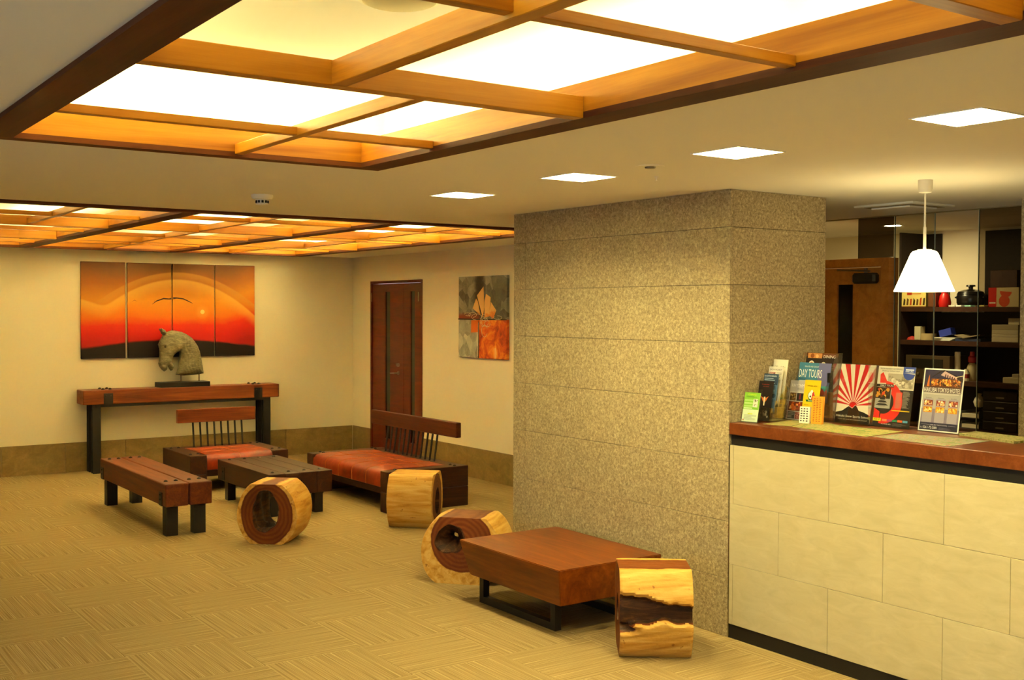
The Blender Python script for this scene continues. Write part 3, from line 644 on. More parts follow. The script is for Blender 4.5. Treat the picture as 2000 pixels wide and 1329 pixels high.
# ---------------------------------------------------------------- hollow log stools
def log_stool(label, cx, cy, ang, R, L, H, seed, hole, groove=None, taper=0.0, sq=1.0, lump=.02, heart=(0, 0, .9), n=96, ms=16, pinch=0.0):
    """log slice lying on its side: axis along local X, flats at top and bottom; both cut ends show the rings"""
    rnd = random.Random(seed); ph = [rnd.uniform(0, 6.28) for _ in range(6)]
    zc = H/2; V = []; wr_ = []; dk = []
    def R0(th, s): return R*(1+lump*math.sin(2*th+ph[0])+lump*.8*math.sin(3*th+ph[1]+s*2)+.006*math.sin(7*th+ph[2]+s*5))*(1+taper*(s-.5))*(1-.02*(2*s-1)**2)
    def hr(th): return hole[2]*(1+.05*math.sin(2*th+ph[3])+.05*math.sin(3*th+ph[4])+.025*math.sin(7*th+ph[5]))
    def add(x, y, z, d=0.0):
        V.append((x, y, z)); wr_.append(math.hypot((y-heart[0])/sq, z-heart[1])/(R*heart[2])); dk.append(d)
    F = []
    for j in range(ms+1):
        s = j/ms; x = -L/2+L*s
        for i in range(n):
            th = 2*PI*i/n; rad = R0(th, s); y, z = rad*math.cos(th)*sq, rad*math.sin(th); fl = abs(z) > zc; z = max(-zc, min(zc, z)); g = d = 0
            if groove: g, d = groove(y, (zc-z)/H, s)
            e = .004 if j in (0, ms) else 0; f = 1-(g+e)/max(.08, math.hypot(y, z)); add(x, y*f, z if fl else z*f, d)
            if not fl and g < .004: wr_[-1] = max(wr_[-1], 1.25)
    for j in range(ms):
        for i in range(n): F.append((j*n+i, j*n+(i+1) % n, (j+1)*n+(i+1) % n, (j+1)*n+i))
    def holept(th): return hole[0]+hr(th)*math.cos(th)*hole[3], hole[1]+hr(th)*math.sin(th)*hole[4]
    K = 8; ends = []
    for s, j in ((0, 0), (1, ms)):
        x = -L/2+L*s; rings = [[j*n+i for i in range(n)]]
        for k in range(1, K+1):
            row = []
            for i in range(n):
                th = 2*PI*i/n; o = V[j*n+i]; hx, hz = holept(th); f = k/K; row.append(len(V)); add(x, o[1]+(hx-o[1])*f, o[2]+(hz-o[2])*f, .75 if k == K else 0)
            rings.append(row)
        # end-grain copy of the rim keeps the cut face colour separate from the bark
        rim = []
        for i in range(n): o = V[j*n+i]; rim.append(len(V)); add(x, o[1]*.995, o[2]*.995, 0)
        rings = [rings[0], rim]+rings[1:]
        for a, b in zip(rings, rings[1:]):
            for i in range(n): F.append((a[i], a[(i+1) % n], b[(i+1) % n], b[i]))
        ends.append(rings[-1])
    prev = ends[0]
    for q in range(1, 11):
        if q == 10: cur = ends[1]
        else:
            cur = []
            for i in range(n):
                th = 2*PI*i/n; hx, hz = holept(th); w = (1+.10*math.sin(q*1.3+3*th)+.05*math.sin(7*th+q))*(1-pinch*math.sin(PI*q/10)); x = -L/2+L*q/10
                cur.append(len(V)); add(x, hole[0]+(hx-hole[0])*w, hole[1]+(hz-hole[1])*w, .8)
        for i in range(n): F.append((prev[i], prev[(i+1) % n], cur[(i+1) % n], cur[i]))
        prev = cur
    bb = B(); bb.faces([(x, y, z+zc) for x, y, z in V], F); o = bb.build('log_stool', log_mat(seed), None, True)
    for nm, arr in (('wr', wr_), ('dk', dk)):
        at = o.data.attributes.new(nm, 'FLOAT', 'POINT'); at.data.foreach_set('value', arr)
    o.location = (cx, cy, 0); o.rotation_euler = (0, 0, ang)
    return tag(o, label, 'stool', 'hollow log stools')
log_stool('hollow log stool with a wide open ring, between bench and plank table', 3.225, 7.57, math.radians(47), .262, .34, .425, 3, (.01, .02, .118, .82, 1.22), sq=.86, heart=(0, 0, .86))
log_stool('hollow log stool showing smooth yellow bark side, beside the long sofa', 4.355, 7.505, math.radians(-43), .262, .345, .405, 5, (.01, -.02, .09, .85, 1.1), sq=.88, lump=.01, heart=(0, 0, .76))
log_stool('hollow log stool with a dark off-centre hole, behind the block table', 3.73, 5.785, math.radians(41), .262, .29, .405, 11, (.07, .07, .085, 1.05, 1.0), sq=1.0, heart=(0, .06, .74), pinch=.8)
def sst(a, b, x): t = max(0, min(1, (x-a)/(b-a))); return t*t*(3-2*t)
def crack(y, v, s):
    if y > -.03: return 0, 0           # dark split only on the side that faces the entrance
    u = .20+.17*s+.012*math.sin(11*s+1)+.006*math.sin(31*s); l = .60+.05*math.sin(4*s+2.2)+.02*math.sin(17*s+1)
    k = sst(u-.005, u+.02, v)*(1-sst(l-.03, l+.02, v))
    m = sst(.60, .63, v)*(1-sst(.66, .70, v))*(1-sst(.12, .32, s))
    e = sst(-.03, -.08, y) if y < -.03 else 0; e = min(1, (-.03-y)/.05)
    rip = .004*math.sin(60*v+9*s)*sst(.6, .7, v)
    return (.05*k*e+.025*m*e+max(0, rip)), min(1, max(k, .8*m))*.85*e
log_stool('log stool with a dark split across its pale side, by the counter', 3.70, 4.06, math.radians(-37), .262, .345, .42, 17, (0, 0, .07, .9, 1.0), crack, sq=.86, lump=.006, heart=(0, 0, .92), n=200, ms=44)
# ---------------------------------------------------------------- low block table
t = thing('block_table', 'low square table of thick polished timber with slanted ends on a black sled base', 'table', (3.74, 4.89, 0))
bot = [(-.32, -.45, .168), (.33, -.45, .168), (.33, .385, .168), (-.32, .385, .168)]; tp = [(-.345, -.47, .357), (.35, -.47, .357), (.35, .465, .357), (-.345, .465, .357)]
o = B().hexa(bot, tp).build('table_block', M['block'], t); bm_ = bmesh.new(); bm_.from_mesh(o.data); bmesh.ops.bevel(bm_, geom=bm_.edges[:], offset=.004, segments=2, affect='EDGES'); bm_.to_mesh(o.data); bm_.free()
for x in (-.23, .23):
    fr = B().box(x-.02, x+.02, -.315, -.275, 0, .168).box(x-.02, x+.02, .355, .395, 0, .168).box(x-.02, x+.02, -.275, .355, 0, .038).build('sled_leg', M['iron'], t)
box('cross_bar', M['iron'], t, -.21, .21, -.30, -.27, .14, .168); box('cross_bar', M['iron'], t, -.21, .21, .36, .39, .14, .168)
# ---------------------------------------------------------------- reception counter
CX = 4.153; CT = 1.098
t = thing('reception_counter', 'reception counter faced with cream stone tiles under a brown wood top', 'counter', (CX, 3.99, 0))
box('carcass', flat('2A2018', .8), t, .02, .56, -4.6, 0, .0, 1.036)
box('kick_plate', M['kick'], t, .004, .019, -4.6, 0, 0, .071); box('shadow_gap', M['kick'], t, .012, .0195, -4.6, 0, .985, 1.037)
box('side_edge', M['steel'], t, -.001, .018, -.0005, .004, .0, .985)
box('counter_top', M['ctop'], t, -.004, .62, -4.6, .002, 1.038, CT, bev=.003, seg=2)
rows = [(.0725, .378, 0), (.3795, .686, 1), (.6875, .9835, 0)]
for z0, z1, k in rows:
    edges = [0, -.025] if k == 0 else [0]
    y = -.025-.598 if k == 0 else -.025-.299
    while y > -4.6: edges.append(y); y -= .598
    edges.append(-4.6)
    for a, b in zip(edges, edges[1:]): box('stone_tile', M['tile'], t, 0, .018, b+.0009, a-.0009, z0, z1, bev=.001)
# ---------------------------------------------------------------- printed matter
class Sheet:
    """printed card: local X right, Z up, front towards local -Y; print is laid on in thin layers"""
    def __init__(s, w, h, paper='EDE8DC', thick=.002):
        s.w, s.h = w, h; s.b = B(); s.mats = [flat(paper, .45)]; s.idx = {paper: 0}; s.b.box(-w/2, w/2, 0, thick, 0, h); s.k = 0
    def c(s, col):
        if col not in s.idx: s.idx[col] = len(s.mats); s.mats.append(flat(col, .4))
        s.b.mi = s.idx[col]
    def y(s, L): s.k += 1; return -.00018*L-.0000025*s.k
    def poly(s, P, col, L=1):
        s.c(col); y = s.y(L); s.b.faces([((u-.5)*s.w, y, v*s.h) for u, v in P], [tuple(range(len(P)))])
    def rect(s, u0, u1, v0, v1, col, L=1): s.poly([(u0, v0), (u1, v0), (u1, v1), (u0, v1)], col, L)
    def disc(s, u, v, r, col, L=1, n=20, a0=0, a1=2*PI):
        k = s.w/s.h; s.poly([(u+r*math.cos(a0+(a1-a0)*i/n), v+r*k*math.sin(a0+(a1-a0)*i/n)) for i in range(n)], col, L)
    def text(s, txt, u0, u1, v0, v1, col, L=3, slant=0):
        V, F = text_geo(txt, (u1-u0)*s.w, (v1-v0)*s.h); s.c(col); y = s.y(L)
        s.b.faces([((u0-.5)*s.w+q[0]+slant*q[1], y, v0*s.h+q[1]) for q in V], F)
    def lines(s, u0, u1, v0, v1, n, col, L=2, seed=0):
        r = random.Random(seed)
        for i in range(n):
            v = v1-(i+.5)*(v1-v0)/n; d = (v1-v0)/n*.22; s.rect(u0, u0+(u1-u0)*r.uniform(.6, 1), v-d, v+d, col, L)
    def photo(s, u0, u1, v0, v1, cols, seed, n=30, L=2, rm=1.0):
        r = random.Random(seed); s.rect(u0, u1, v0, v1, cols[0], L); kx = s.w/s.h
        for i in range(n):
            ru = r.uniform(.04, .14)*(u1-u0)*rm; cu, cv = r.uniform(u0+ru, u1-ru), r.uniform(v0+ru*kx, v1-ru*kx) if v1-v0 > 2*ru*kx else (v0+v1)/2
            s.disc(cu, cv, min(ru, (v1-v0)/2/kx), r.choice(cols), L+.5, 9, r.uniform(0, 1), r.uniform(0, 1)+2*PI)
    def build(s, name, parent, loc=(0, 0, 0), rx=0, rz=0):
        o = s.b.build(name, s.mats, parent); o.location = loc; o.rotation_euler = (rx, 0, rz); return o
def lean(dx, h): return -math.asin(dx/h)
FACE = -PI/2
# --- Hakuba Snow Sports School
def snow_school():
    t = thing('poster_stand', 'clear stand with red and white sunray poster above a black mountain', 'poster stand', (4.592, 3.586, CT), FACE)
    s = Sheet(.21, .297, 'E4D8C0'); n = 22; cu, cv = .48, .30; k = s.w/s.h
    def hit(a):
        dx, dy = math.cos(a), math.sin(a)*k; m = 9
        if dx > 0: m = min(m, (1-cu)/dx)
        if dx < 0: m = min(m, -cu/dx)
        if dy > 0: m = min(m, (1-cv)/dy)
        return (cu+dx*m, cv+dy*m)
    for i in range(n//2):
        a = PI*(2*i+.5)/n; b = PI*(2*i+1.5)/n; p, q = hit(a), hit(b); P = [(cu, cv), p]
        if abs(p[0]-q[0]) > 1e-6 and abs(p[1]-q[1]) > 1e-6: P.append((1, 1) if p[0] > .5 else (0, 1))
        s.poly(P+[q], 'C81018', 1)
    s.disc(cu, .285, .115, 'C81018', 2, 24)
    ridge = [(0, .17), (.18, .20), (.36, .285), (.42, .265), (.47, .25), (.55, .31), (.60, .28), (.66, .22), (.8, .20), (1, .15)]
    s.poly([(0, 0), (1, 0)]+[(u, v+.008) for u, v in ridge[::-1]], 'E4D8C0', 2.3); s.poly([(0, 0), (1, 0)]+ridge[::-1], '1E1410', 2.6)
    s.text('Hakuba Snow Sports School', .03, .97, .085, .135, 'E8DEC8', 3.2); s.text('Your ski and snowboard school', .08, .92, .052, .072, 'D0C4A8', 3.2)
    rx = lean(.052, .297); s.build('poster', t, (0, .0, .006), rx)
    a = B().box(-.107, .107, -.003, -.0015, 0, .305).box(-.107, .107, .004, .006, 0, .305).build('acrylic_sleeve', M['acrylic'], t); a.rotation_euler = (rx, 0, 0); a.location = (0, 0, .003)
    box('acrylic_foot', M['acrylic'], t, -.107, .107, -.02, .09, 0, .003); box('acrylic_side', M['acrylic'], t, -.1075, -.1055, -.01, .07, 0, .30); box('acrylic_side', M['acrylic'], t, .1055, .1075, -.01, .07, 0, .30)
def monkey_poster():
    t = thing('poster_stand', 'poster with red ring, grey photograph and the heading daily tours', 'poster stand', (4.607, 3.369, CT), FACE)
    s = Sheet(.21, .297, '241A16')
    s.rect(0, 1, .62, 1, 'D8CEBA'); s.photo(.28, .98, .64, .88, ['B4A690', 'C8BCA6', '9A8C76', 'DED4C0', '877862'], 4, 60, 2, .55)
    k_ = s.w/s.h; A1 = [(-1.75+i*3.3/26) for i in range(27)]; ro, ri = .50, .27
    for p_, q_ in zip(A1, A1[1:]): s.poly([(max(0, .24+ro*math.cos(p_)), .40+ro*k_*math.sin(p_)), (max(0, .24+ro*math.cos(q_)), .40+ro*k_*math.sin(q_)), (.24+ri*math.cos(q_), .40+ri*k_*math.sin(q_)), (.24+ri*math.cos(p_), .40+ri*k_*math.sin(p_))], 'D8281C', 2)
    s.poly([(0, .10), (.16, .09), (.16, .24), (0, .30)], 'D8281C', 2); s.poly([(.08, .72), (.30, .72), (.14, .90), (.07, .86)], 'D8281C', 2)
    s.rect(0, .42, .30, .62, 'A8A296', 2.3); s.photo(0, .40, .46, .65, ['3A2410', 'C88A20', 'E0B040', '7A3A10', '1E120A', 'C84A1A'], 9, 40, 2.5)
    for v, w in ((.36, .34), (.41, .26), (.455, .17)): s.poly([(.2-w/2, v-.012), (.2+w/2, v-.012), (.2+w*.3, v+.018), (.2-w*.3, v+.018)], '2E2A26', 3.4); s.rect(.2-w*.28, .2+w*.28, v-.03, v-.012, '86807A', 3.3)
    s.rect(.54, .72, .31, .58, 'E04A38', 2.4); s.lines(.56, .72, .32, .57, 16, '8E8474', 2.8, 3); s.lines(.74, .93, .32, .60, 20, '9A9080', 2.8, 5)
    s.rect(.0, .47, .655, .70, '241A16', 3); s.text('DAILY TOURS', .10, .46, .665, .692, 'F0E8D8', 4)
    s.text('SNOW MONKEY HOTSPRINGS', .05, .66, .945, .972, '3A3026', 4); s.text('ZENKO-JI TEMPLE TOUR', .10, .58, .905, .930, '3A3026', 4)
    s.rect(.68, 1, .90, 1, '3C4E9A', 4); s.disc(.84, .90, .16, '3C4E9A', 4, 20, PI, 2*PI); s.rect(.74, .96, .945, .965, 'D8DCE8', 5); s.text('HAKUBA', .74, .95, .915, .938, 'F0F0F0', 5)
    s.rect(.48, .96, .268, .284, 'D8B820', 4); s.rect(0, .22, .085, .135, 'D8D020', 4); s.text('PICK UP', .03, .19, .10, .125, '2A3A10', 5)
    for i, c in enumerate(('E88A5A', 'B04A7A', '2A8A5A', 'E0642A', '5A9AC0')): s.rect(.25+i*.14, .38+i*.14, .09, .125, c, 4)
    s.text('ALL HAKUBA AREA', .24, .50, .035, .055, 'E8E0D0', 4); s.lines(.55, .92, .02, .07, 3, '6A625A', 3, 8)
    rx = lean(.05, .297); s.build('poster', t, (0, 0, .004), rx); a = B().box(-.107, .107, -.003, -.0015, 0, .300).build('acrylic_sleeve', M['acrylic'], t); a.rotation_euler = (rx, 0, 0)
    box('acrylic_foot', M['acrylic'], t, -.107, .107, -.005, .09, 0, .003)
def hotel_poster():
    t = thing('poster_stand', 'white bordered hotel poster with a lit house at night and food photographs', 'poster stand', (4.612, 3.114, CT), FACE)
    s = Sheet(.212, .297, 'EFEAE0'); b = .03
    s.rect(b, 1-b, .02, .98, '4A4462', 1); s.rect(b, 1-b, .30, .62, 'B4ACA4', 1.3); s.rect(b, 1-b, .14, .36, '8A7E92', 1.4); s.rect(b, 1-b, .02, .13, '2A2740', 1.5)
    s.rect(b, 1-b, .705, .98, '2C2448', 1.6); s.rect(b, 1-b, .69, .73, '5A2E1A', 1.7)
    s.photo(.20, .93, .72, .84, ['7A3A12', 'E08A24', 'F0B040', 'C0641A', '4A2410', 'F8D070'], 12, 150, 2, .3); s.poly([(.16, .84), (.46, .955), (.56, .92), (.98, .80), (.98, .86), (.60, .955), (.50, .985), (.42, .97)], '2A1A1E', 3.2)
    s.poly([(.42, .90), (.52, .965), (.82, .875), (.84, .84), (.60, .86)], 'C8A6A0', 3.4)
    for i in range(5): s.rect(.53+i*.055, .56+i*.055, .865-.006*i, .915-.012*i, '4A2A2A', 3.7)
    s.poly([(.10, .71), (.13, .86), (.15, .90), (.17, .71)], 'C8702A', 3); s.poly([(.80, .87), (.98, .90), (.98, .91), (.80, .88)], 'F0DCA8', 4)
    s.rect(b, 1-b, .615, .70, '6E5C5A', 2.5); s.text('HAKUBA TOKYO HOTEL', .05, .95, .625, .695, 'F4EEE2', 5); s.lines(.06, .94, .585, .612, 2, 'E0D8CC', 3, 2)
    for i in range(3):
        u = .07+i*.31; s.rect(u, u+.24, .14, .52, 'A59BA6', 2); s.text(('Restaurant', 'Rooms', 'Breakfast')[i], u+.05, u+.19, .525, .54, '4A4250', 4)
        s.photo(u+.01, u+.23, .405, .495, ['8A3A2A', 'D8A868', 'E8D0A0', 'B85A3A', 'F0E0C0'], 20+i, 26, 3); s.photo(u+.01, u+.23, .30, .39, ['C8861A', 'E8B83A', 'F0D070', '9A5A14', 'E0C890'], 30+i, 26, 3)
    s.text('HAKUBA TOKYO HOTEL', .30, .72, .095, .115, 'D0C8D8', 4); s.rect(.07, .28, .104, .107, 'C8C0D0', 4); s.rect(.74, .93, .104, .107, 'C8C0D0', 4)
    s.text('TEL', .055, .10, .045, .065, 'E8E4E8', 4); s.text('0261-72-3081', .12, .47, .042, .080, 'F0ECE8', 4); s.lines(.52, .93, .03, .07, 3, '6A6680', 3, 4)
    rx = lean(.05, .297); s.build('poster', t, (0, 0, .004), rx); a = B().box(-.109, .109, -.003, -.0016, 0, .300).build('acrylic_sleeve', M['acrylic'], t); a.rotation_euler = (rx, 0, 0)
    box('acrylic_foot', M['acrylic'], t, -.109, .109, -.005, .09, 0, .003)
snow_school(); monkey_poster(); hotel_poster()
def pocket(t, x0, x1, y, z, h, rx):
    o = B().box(x0, x1, -.006, -.0045, 0, h).box(x0, x0+.002, -.006, .02, 0, h).box(x1-.002, x1, -.006, .02, 0, h).build('acrylic_pocket', M['acrylic'], t); o.location = (0, y, z); o.rotation_euler = (rx, 0, 0)
# green card
t = thing('card_holder', 'small clear holder with a green leaflet at the counter end', 'leaflet holder', (4.235, 3.938, CT), FACE+.08)
s = Sheet(.098, .150, 'DCE8C8'); s.rect(0, 1, .42, 1, '8CC63A', 1)
for v0, v1, c in ((.70, .76, 'B8DC80'), (.60, .66, 'C4E090'), (.50, .56, 'B8DC80'), (.44, .48, 'D8ECB8')): s.rect(.04, .58, v0, v1, c, 2)
s.text('EXPRESS', .25, .75, .90, .95, 'E8E820', 3); s.lines(.12, .85, .82, .88, 2, '4A8020', 2, 1); s.photo(.60, .90, .50, .78, ['F0E8D8', '2A1A14', 'D8A888', '5A3A2A', 'F8F0E8'], 40, 20, 3)
s.rect(.35, .65, .25, .29, 'D8E040', 3); s.lines(.12, .92, .06, .24, 6, 'A8B0A0', 2, 2); s.rect(.06, .14, .03, .08, 'C86A3A', 3)
s.build('leaflet', t, (0, 0, .004), lean(.03, .15)); a = B().box(-.053, .053, -.003, -.0018, 0, .172).box(-.053, .053, .004, .0055, 0, .172).build('acrylic_sleeve', M['acrylic'], t); a.rotation_euler = (lean(.03, .15), 0, 0); box('acrylic_foot', M['acrylic'], t, -.053, .053, -.03, .05, 0, .003)
# stepped rack with four leaflets
t = thing('leaflet_rack', 'stepped clear rack of narrow leaflets, black leaflet in front', 'leaflet rack', (4.335, 3.944, CT), FACE)
TI = []
s = Sheet(.096, .205, '1A1210'); s.text('THE SHARE HOTEL', .2, .72, .90, .925, 'C83A2A', 3); s.text('AND DINING', .3, .7, .85, .87, 'B83A2A', 3); s.poly([(.22, .62), (.5, .55), (.78, .62), (.62, .50), (.5, .44), (.38, .50)], 'C86A2A', 2); s.poly([(.44, .60), (.56, .60), (.54, .38), (.46, .38)], 'D8C8A8', 2.5); s.photo(.1, .9, .04, .28, ['2A221A', '5A4A34', '8A7A5A', 'C8BC9A'], 50, 18, 2); TI.append(s)
s = Sheet(.096, .205, '6A8AA8'); s.rect(0, 1, .72, 1, '2E4258', 1); s.text('KASHIWABARA', .06, .9, .92, .965, 'D8DCE0', 3); s.lines(.06, .95, .74, .90, 4, 'A8B8C8', 3, 3); s.photo(.02, .98, .30, .70, ['5A7A98', '8AA8C0', 'C8D4DC', '3A5068'], 51, 20, 2); TI.append(s)
s = Sheet(.096, .205, 'E4DCCA'); s.text('SNOW MONKEY', .08, .92, .90, .945, '3A2A20', 3); s.photo(.05, .5, .62, .86, ['C89080', 'A86A58', 'E0B8A8', '7A4A40'], 52, 20, 2); s.lines(.55, .95, .60, .86, 7, '9A8A78', 2, 6); TI.append(s)
s = Sheet(.096, .205, 'EDE6CE'); s.text('\u767d\u99ac\u30ec\u30f3\u30bf\u30ab\u30fc', .12, .86, .78, .84, '3A3226', 3); s.text('RENTACAR', .32, .68, .70, .73, '6A6250', 3); s.lines(.1, .9, .2, .6, 8, 'B0A890', 2, 7); TI.append(s)
for k, s in enumerate(TI):
    rx = lean(.035, .205); s.build('leaflet', t, (0, .036*k, .004+.036*k), rx); pocket(t, -.0495, .0495, .036*k, .002+.036*k, .07, rx)
for x in (-.0515, .0495):
    B().faces([(x+d, y, z) for d in (0, .002) for y, z in ((-.01, 0), (.135, 0), (.15, .17), (.12, .17))], [(0, 1, 2, 3), (4, 5, 6, 7), (0, 1, 5, 4), (1, 2, 6, 5), (2, 3, 7, 6), (3, 0, 4, 7)]).build('acrylic_side', M['acrylic'], t)
box('acrylic_base', M['acrylic'], t, -.0495, .0495, -.01, .135, 0, .003)
# tall rack
t = thing('leaflet_rack', 'tall clear rack of tour leaflets, yellow pizza leaflet in front', 'leaflet rack', (4.515, 3.838, CT), FACE)
rx = lean(.035, .205)
s = Sheet(.098, .205, 'C4BCB0'); s.rect(0, 1, .72, 1, 'B4ACA6'); s.text('RHYTHM', .12, .95, .83, .91, 'F0EAE4', 3); s.lines(.5, .95, .75, .80, 2, '8A8480', 2, 1); s.photo(.06, .48, .48, .68, ['6A4A24', 'A88A4A', '3A2A1A', 'C8AC70'], 60, 22, 2); s.rect(.52, .96, .48, .68, '24201C', 2); s.poly([(.68, .52), (.80, .52), (.78, .66), (.70, .66)], '7A2A2A', 3); s.photo(.04, .97, .22, .46, ['6A2A14', 'C85A1A', 'E89A3A', '8A3A1A', 'F0C070', 'A83A1A'], 61, 40, 2); s.rect(.04, .52, .02, .20, '4A4642', 2); s.lines(.08, .48, .04, .18, 4, 'A8A098', 3, 2); s.photo(.54, .97, .02, .20, ['9A5A4A', 'C88A7A', '7A3A34'], 62, 18, 2)
s.build('leaflet', t, (-.052, 0, .004), rx)
s = Sheet(.102, .212, 'F0C010'); s.disc(.5, .62, .23, '2E6A24', 2, 24); s.disc(.5, .63, .20, 'F4F0E4', 2.4, 24); s.poly([(.5, .50), (.62, .50), (.70, .62), (.62, .72), (.55, .70)], 'C8241C', 3); s.disc(.44, .60, .05, '241A14', 3, 12); s.disc(.5, .72, .08, 'F4F0E4', 3, 16); s.poly([(.16, .52), (.84, .52), (.78, .47), (.22, .47)], '2E6A24', 3.5); s.text('PIZZERIA', .34, .66, .483, .508, 'F4F0E4', 4); s.text('HAKUBA PIZZA', .2, .8, .84, .875, '4A5A14', 3); s.text('MENU', .1, .40, .38, .41, '6A4A10', 3); s.lines(.1, .45, .22, .36, 3, 'C89A10', 2, 3)
s.build('leaflet', t, (.052, -.010, .004), rx)
s = Sheet(.206, .205, '3E7A96'); s.rect(0, 1, .0, .22, 'B88A70'); s.rect(0, 1, .22, .42, '4A9A98', 1.2); s.rect(.62, 1, .42, 1, '6A6A9A', 1.3); s.text('PRIVATE AND GROUP', .18, .62, .88, .92, 'E8E4DC', 3); s.text('DAY TOURS', .02, .74, .62, .83, 'F8F4E8', 3); s.lines(.05, .7, .46, .56, 2, 'D0E4E4', 3, 4); s.poly([(.68, .20), (.80, .36), (.88, .28), (.95, .34), (1, .2)], 'C8605A', 2.5); s.photo(.02, .22, .22, .40, ['C8A070', '8A5A3A', 'E0C8A0'], 63, 12, 2); s.rect(.28, .62, .24, .30, 'D87A5A', 2)
s.build('leaflet', t, (0, .070, .095), rx)
s = Sheet(.206, .20, '2A1A12'); s.rect(0, 1, .90, 1, '6A3A1A', 1); s.photo(.05, .5, .86, .99, ['C88A4A', '8A4A1A', 'E8B878'], 64, 14, 1.5); s.text('DINING', .55, .92, .87, .95, 'F0E8D8', 3); s.disc(.19, .70, .09, 'E8DCC4', 2); s.disc(.19, .70, .055, 'C87A4A', 3); s.disc(.57, .69, .075, 'D8CCA8', 2); s.disc(.57, .69, .045, '8A8A3A', 3); s.lines(.70, .97, .55, .72, 4, '8A6A44', 2, 5); s.lines(.05, .9, .1, .45, 6, '5A3A24', 2, 6)
s.build('leaflet', t, (0, .125, .150), rx)
pocket(t, -.102, -.002, 0, .002, .075, rx); pocket(t, -.001, .103, -.010, .002, .075, rx); pocket(t, -.104, .104, .070, .09, .06, rx); pocket(t, -.104, .104, .125, .145, .06, rx)
for x in (-.1055, .1035):
    B().faces([(x+d, y, z) for d in (0, .002) for y, z in ((-.02, 0), (.16, 0), (.19, .35), (.14, .35))], [(0, 1, 2, 3), (4, 5, 6, 7), (0, 1, 5, 4), (1, 2, 6, 5), (2, 3, 7, 6), (3, 0, 4, 7)]).build('acrylic_side', M['acrylic'], t)
box('acrylic_base', M['acrylic'], t, -.104, .104, -.02, .16, 0, .003); box('clip', M['kick'], t, .1, .1032, .075, .10, .20, .25)
# orange pamphlet stack and white card
s = Sheet(.062, .14, 'F0A030', .016)
for i in range(3): s.lines(.15+i*.27, .34+i*.27, .08, .94, 14, 'A85A10', 2, 70+i)
o = s.build('pamphlet_stack', None, (4.448, 3.688, CT), lean(.012, .14), FACE+.1); tag(o, 'thick orange pamphlet standing before the tall leaflet rack', 'pamphlet')
s = Sheet(.058, .085, 'E8E2D2', .012)
for i in range(3): s.lines(.10+i*.28, .30+i*.28, .08, .94, 6, '2A2620', 2, 80+i)
o = s.build('card_stack', None, (4.432, 3.752, CT), lean(.01, .085), FACE+.15); tag(o, 'small white card pack with black lettering beside the orange pamphlet', 'card')
# maps lying on the counter
def mapmat(c1, c2, c3, nm):
    n = N(nm); v = n.obj(); a = n.noise(n.mapv(v, (1, 2.6, 1), rot=(0, 0, .6)), 20, 3, .6, 1.2)
    return n.done(n.mix(1.0, n.ramp(a, [(.36, c1), (.44, 'C8BE9A'), (.48, c2), (.53, 'CCC2A0'), (.58, c3)]), 'C4BCA8', 'MULTIPLY'), .75, .15)
def sheet_map(name, label, P, m, th=.0012, z=CT, group=None):
    c = sum((Vector((p.x, p.y, 0)) for p in P), Vector())/len(P); L = [(p.x-c.x, p.y-c.y) for p in P]; n = len(L); b = B()
    b.faces([(x, y, 0) for x, y in L]+[(x, y, th) for x, y in L], [tuple(range(n))[::-1], tuple(range(n, 2*n))]+[(i, (i+1) % n, (i+1) % n+n, i+n) for i in range(n)])
    o = b.build(name, m, None); o.location = (c.x, c.y, z+.0002); return tag(o, label, 'map')
q = lambda *L: [onz(x, y, CT) for x, y in L]
sheet_map('folded_map', 'folded green and yellow map lying below the leaflet racks', q((1490, 829), (1556, 819.5), (1590, 821), (1546, 833.5)), mapmat('7E9030', 'A8B850', 'B89A50', 'map_green'))
sheet_map('trail_map', 'large yellow green trail map spread below the sunray poster', q((1547, 834), (1592, 821.5), (1640, 832), (1765, 844), (1692, 854)), mapmat('A8A030', 'C8C860', '7EA050', 'map_yellow'))
sheet_map('town_map', 'pale pink and blue town map spread below the hotel poster', q((1704, 853.5), (1762, 847.5), (1934, 862), (1852, 873)), mapmat('B87070', '8A9CC0', '90A070', 'map_pink'))
o = sheet_map('map_booklet', 'cream and green map booklet in a clear tray at the end past the hotel poster', [Vector((4.60, 2.995, 0)), Vector((4.74, 3.0, 0)), Vector((4.70, 2.66, 0)), Vector((4.50, 2.67, 0))], mapmat('808030', 'A8A870', '8E9860', 'map_cream'), .010)
# ---------------------------------------------------------------- pendant lamp
lp = onx(1807.5, 352, 4.606); t = thing('pendant_lamp', 'white glowing conical pendant lamp hanging over the counter', 'lamp', (4.606, lp.y, 0))
B().lathe([(0, CE), (.033, CE), (.033, CE-.045), (.028, CE-.058), (.008, CE-.062), (0, CE-.062)], 24).build('canopy', M['white'], t, True)
B().cyl((0, 0, CE-.062), (0, 0, 2.02), .0045, None, 8).cyl((0, 0, 2.06), (0, 0, 1.945), .007, None, 10).build('cord', M['white'], t)
SHADE = emit('shade_glow', (1, .80, .36), E_PEND)
B().lathe([(0, 1.950), (.040, 1.950), (.052, 1.946), (.060, 1.938), (.066, 1.925), (.136, 1.758), (.130, 1.757), (.060, 1.922), (.05, 1.936), (0, 1.940)], 40).build('shade', SHADE, t, True)
B().lathe([(.02, 1.955), (.032, 1.955), (.034, 1.949), (0, 1.949)], 20).build('shade_cap', M['white'], t, True)
B().lathe([(0, 1.93), (.016, 1.925), (.030, 1.88), (.026, 1.86), (0, 1.846)], 16).build('bulb', emit('bulb_glow', (1, .8, .45), 30), t, True)
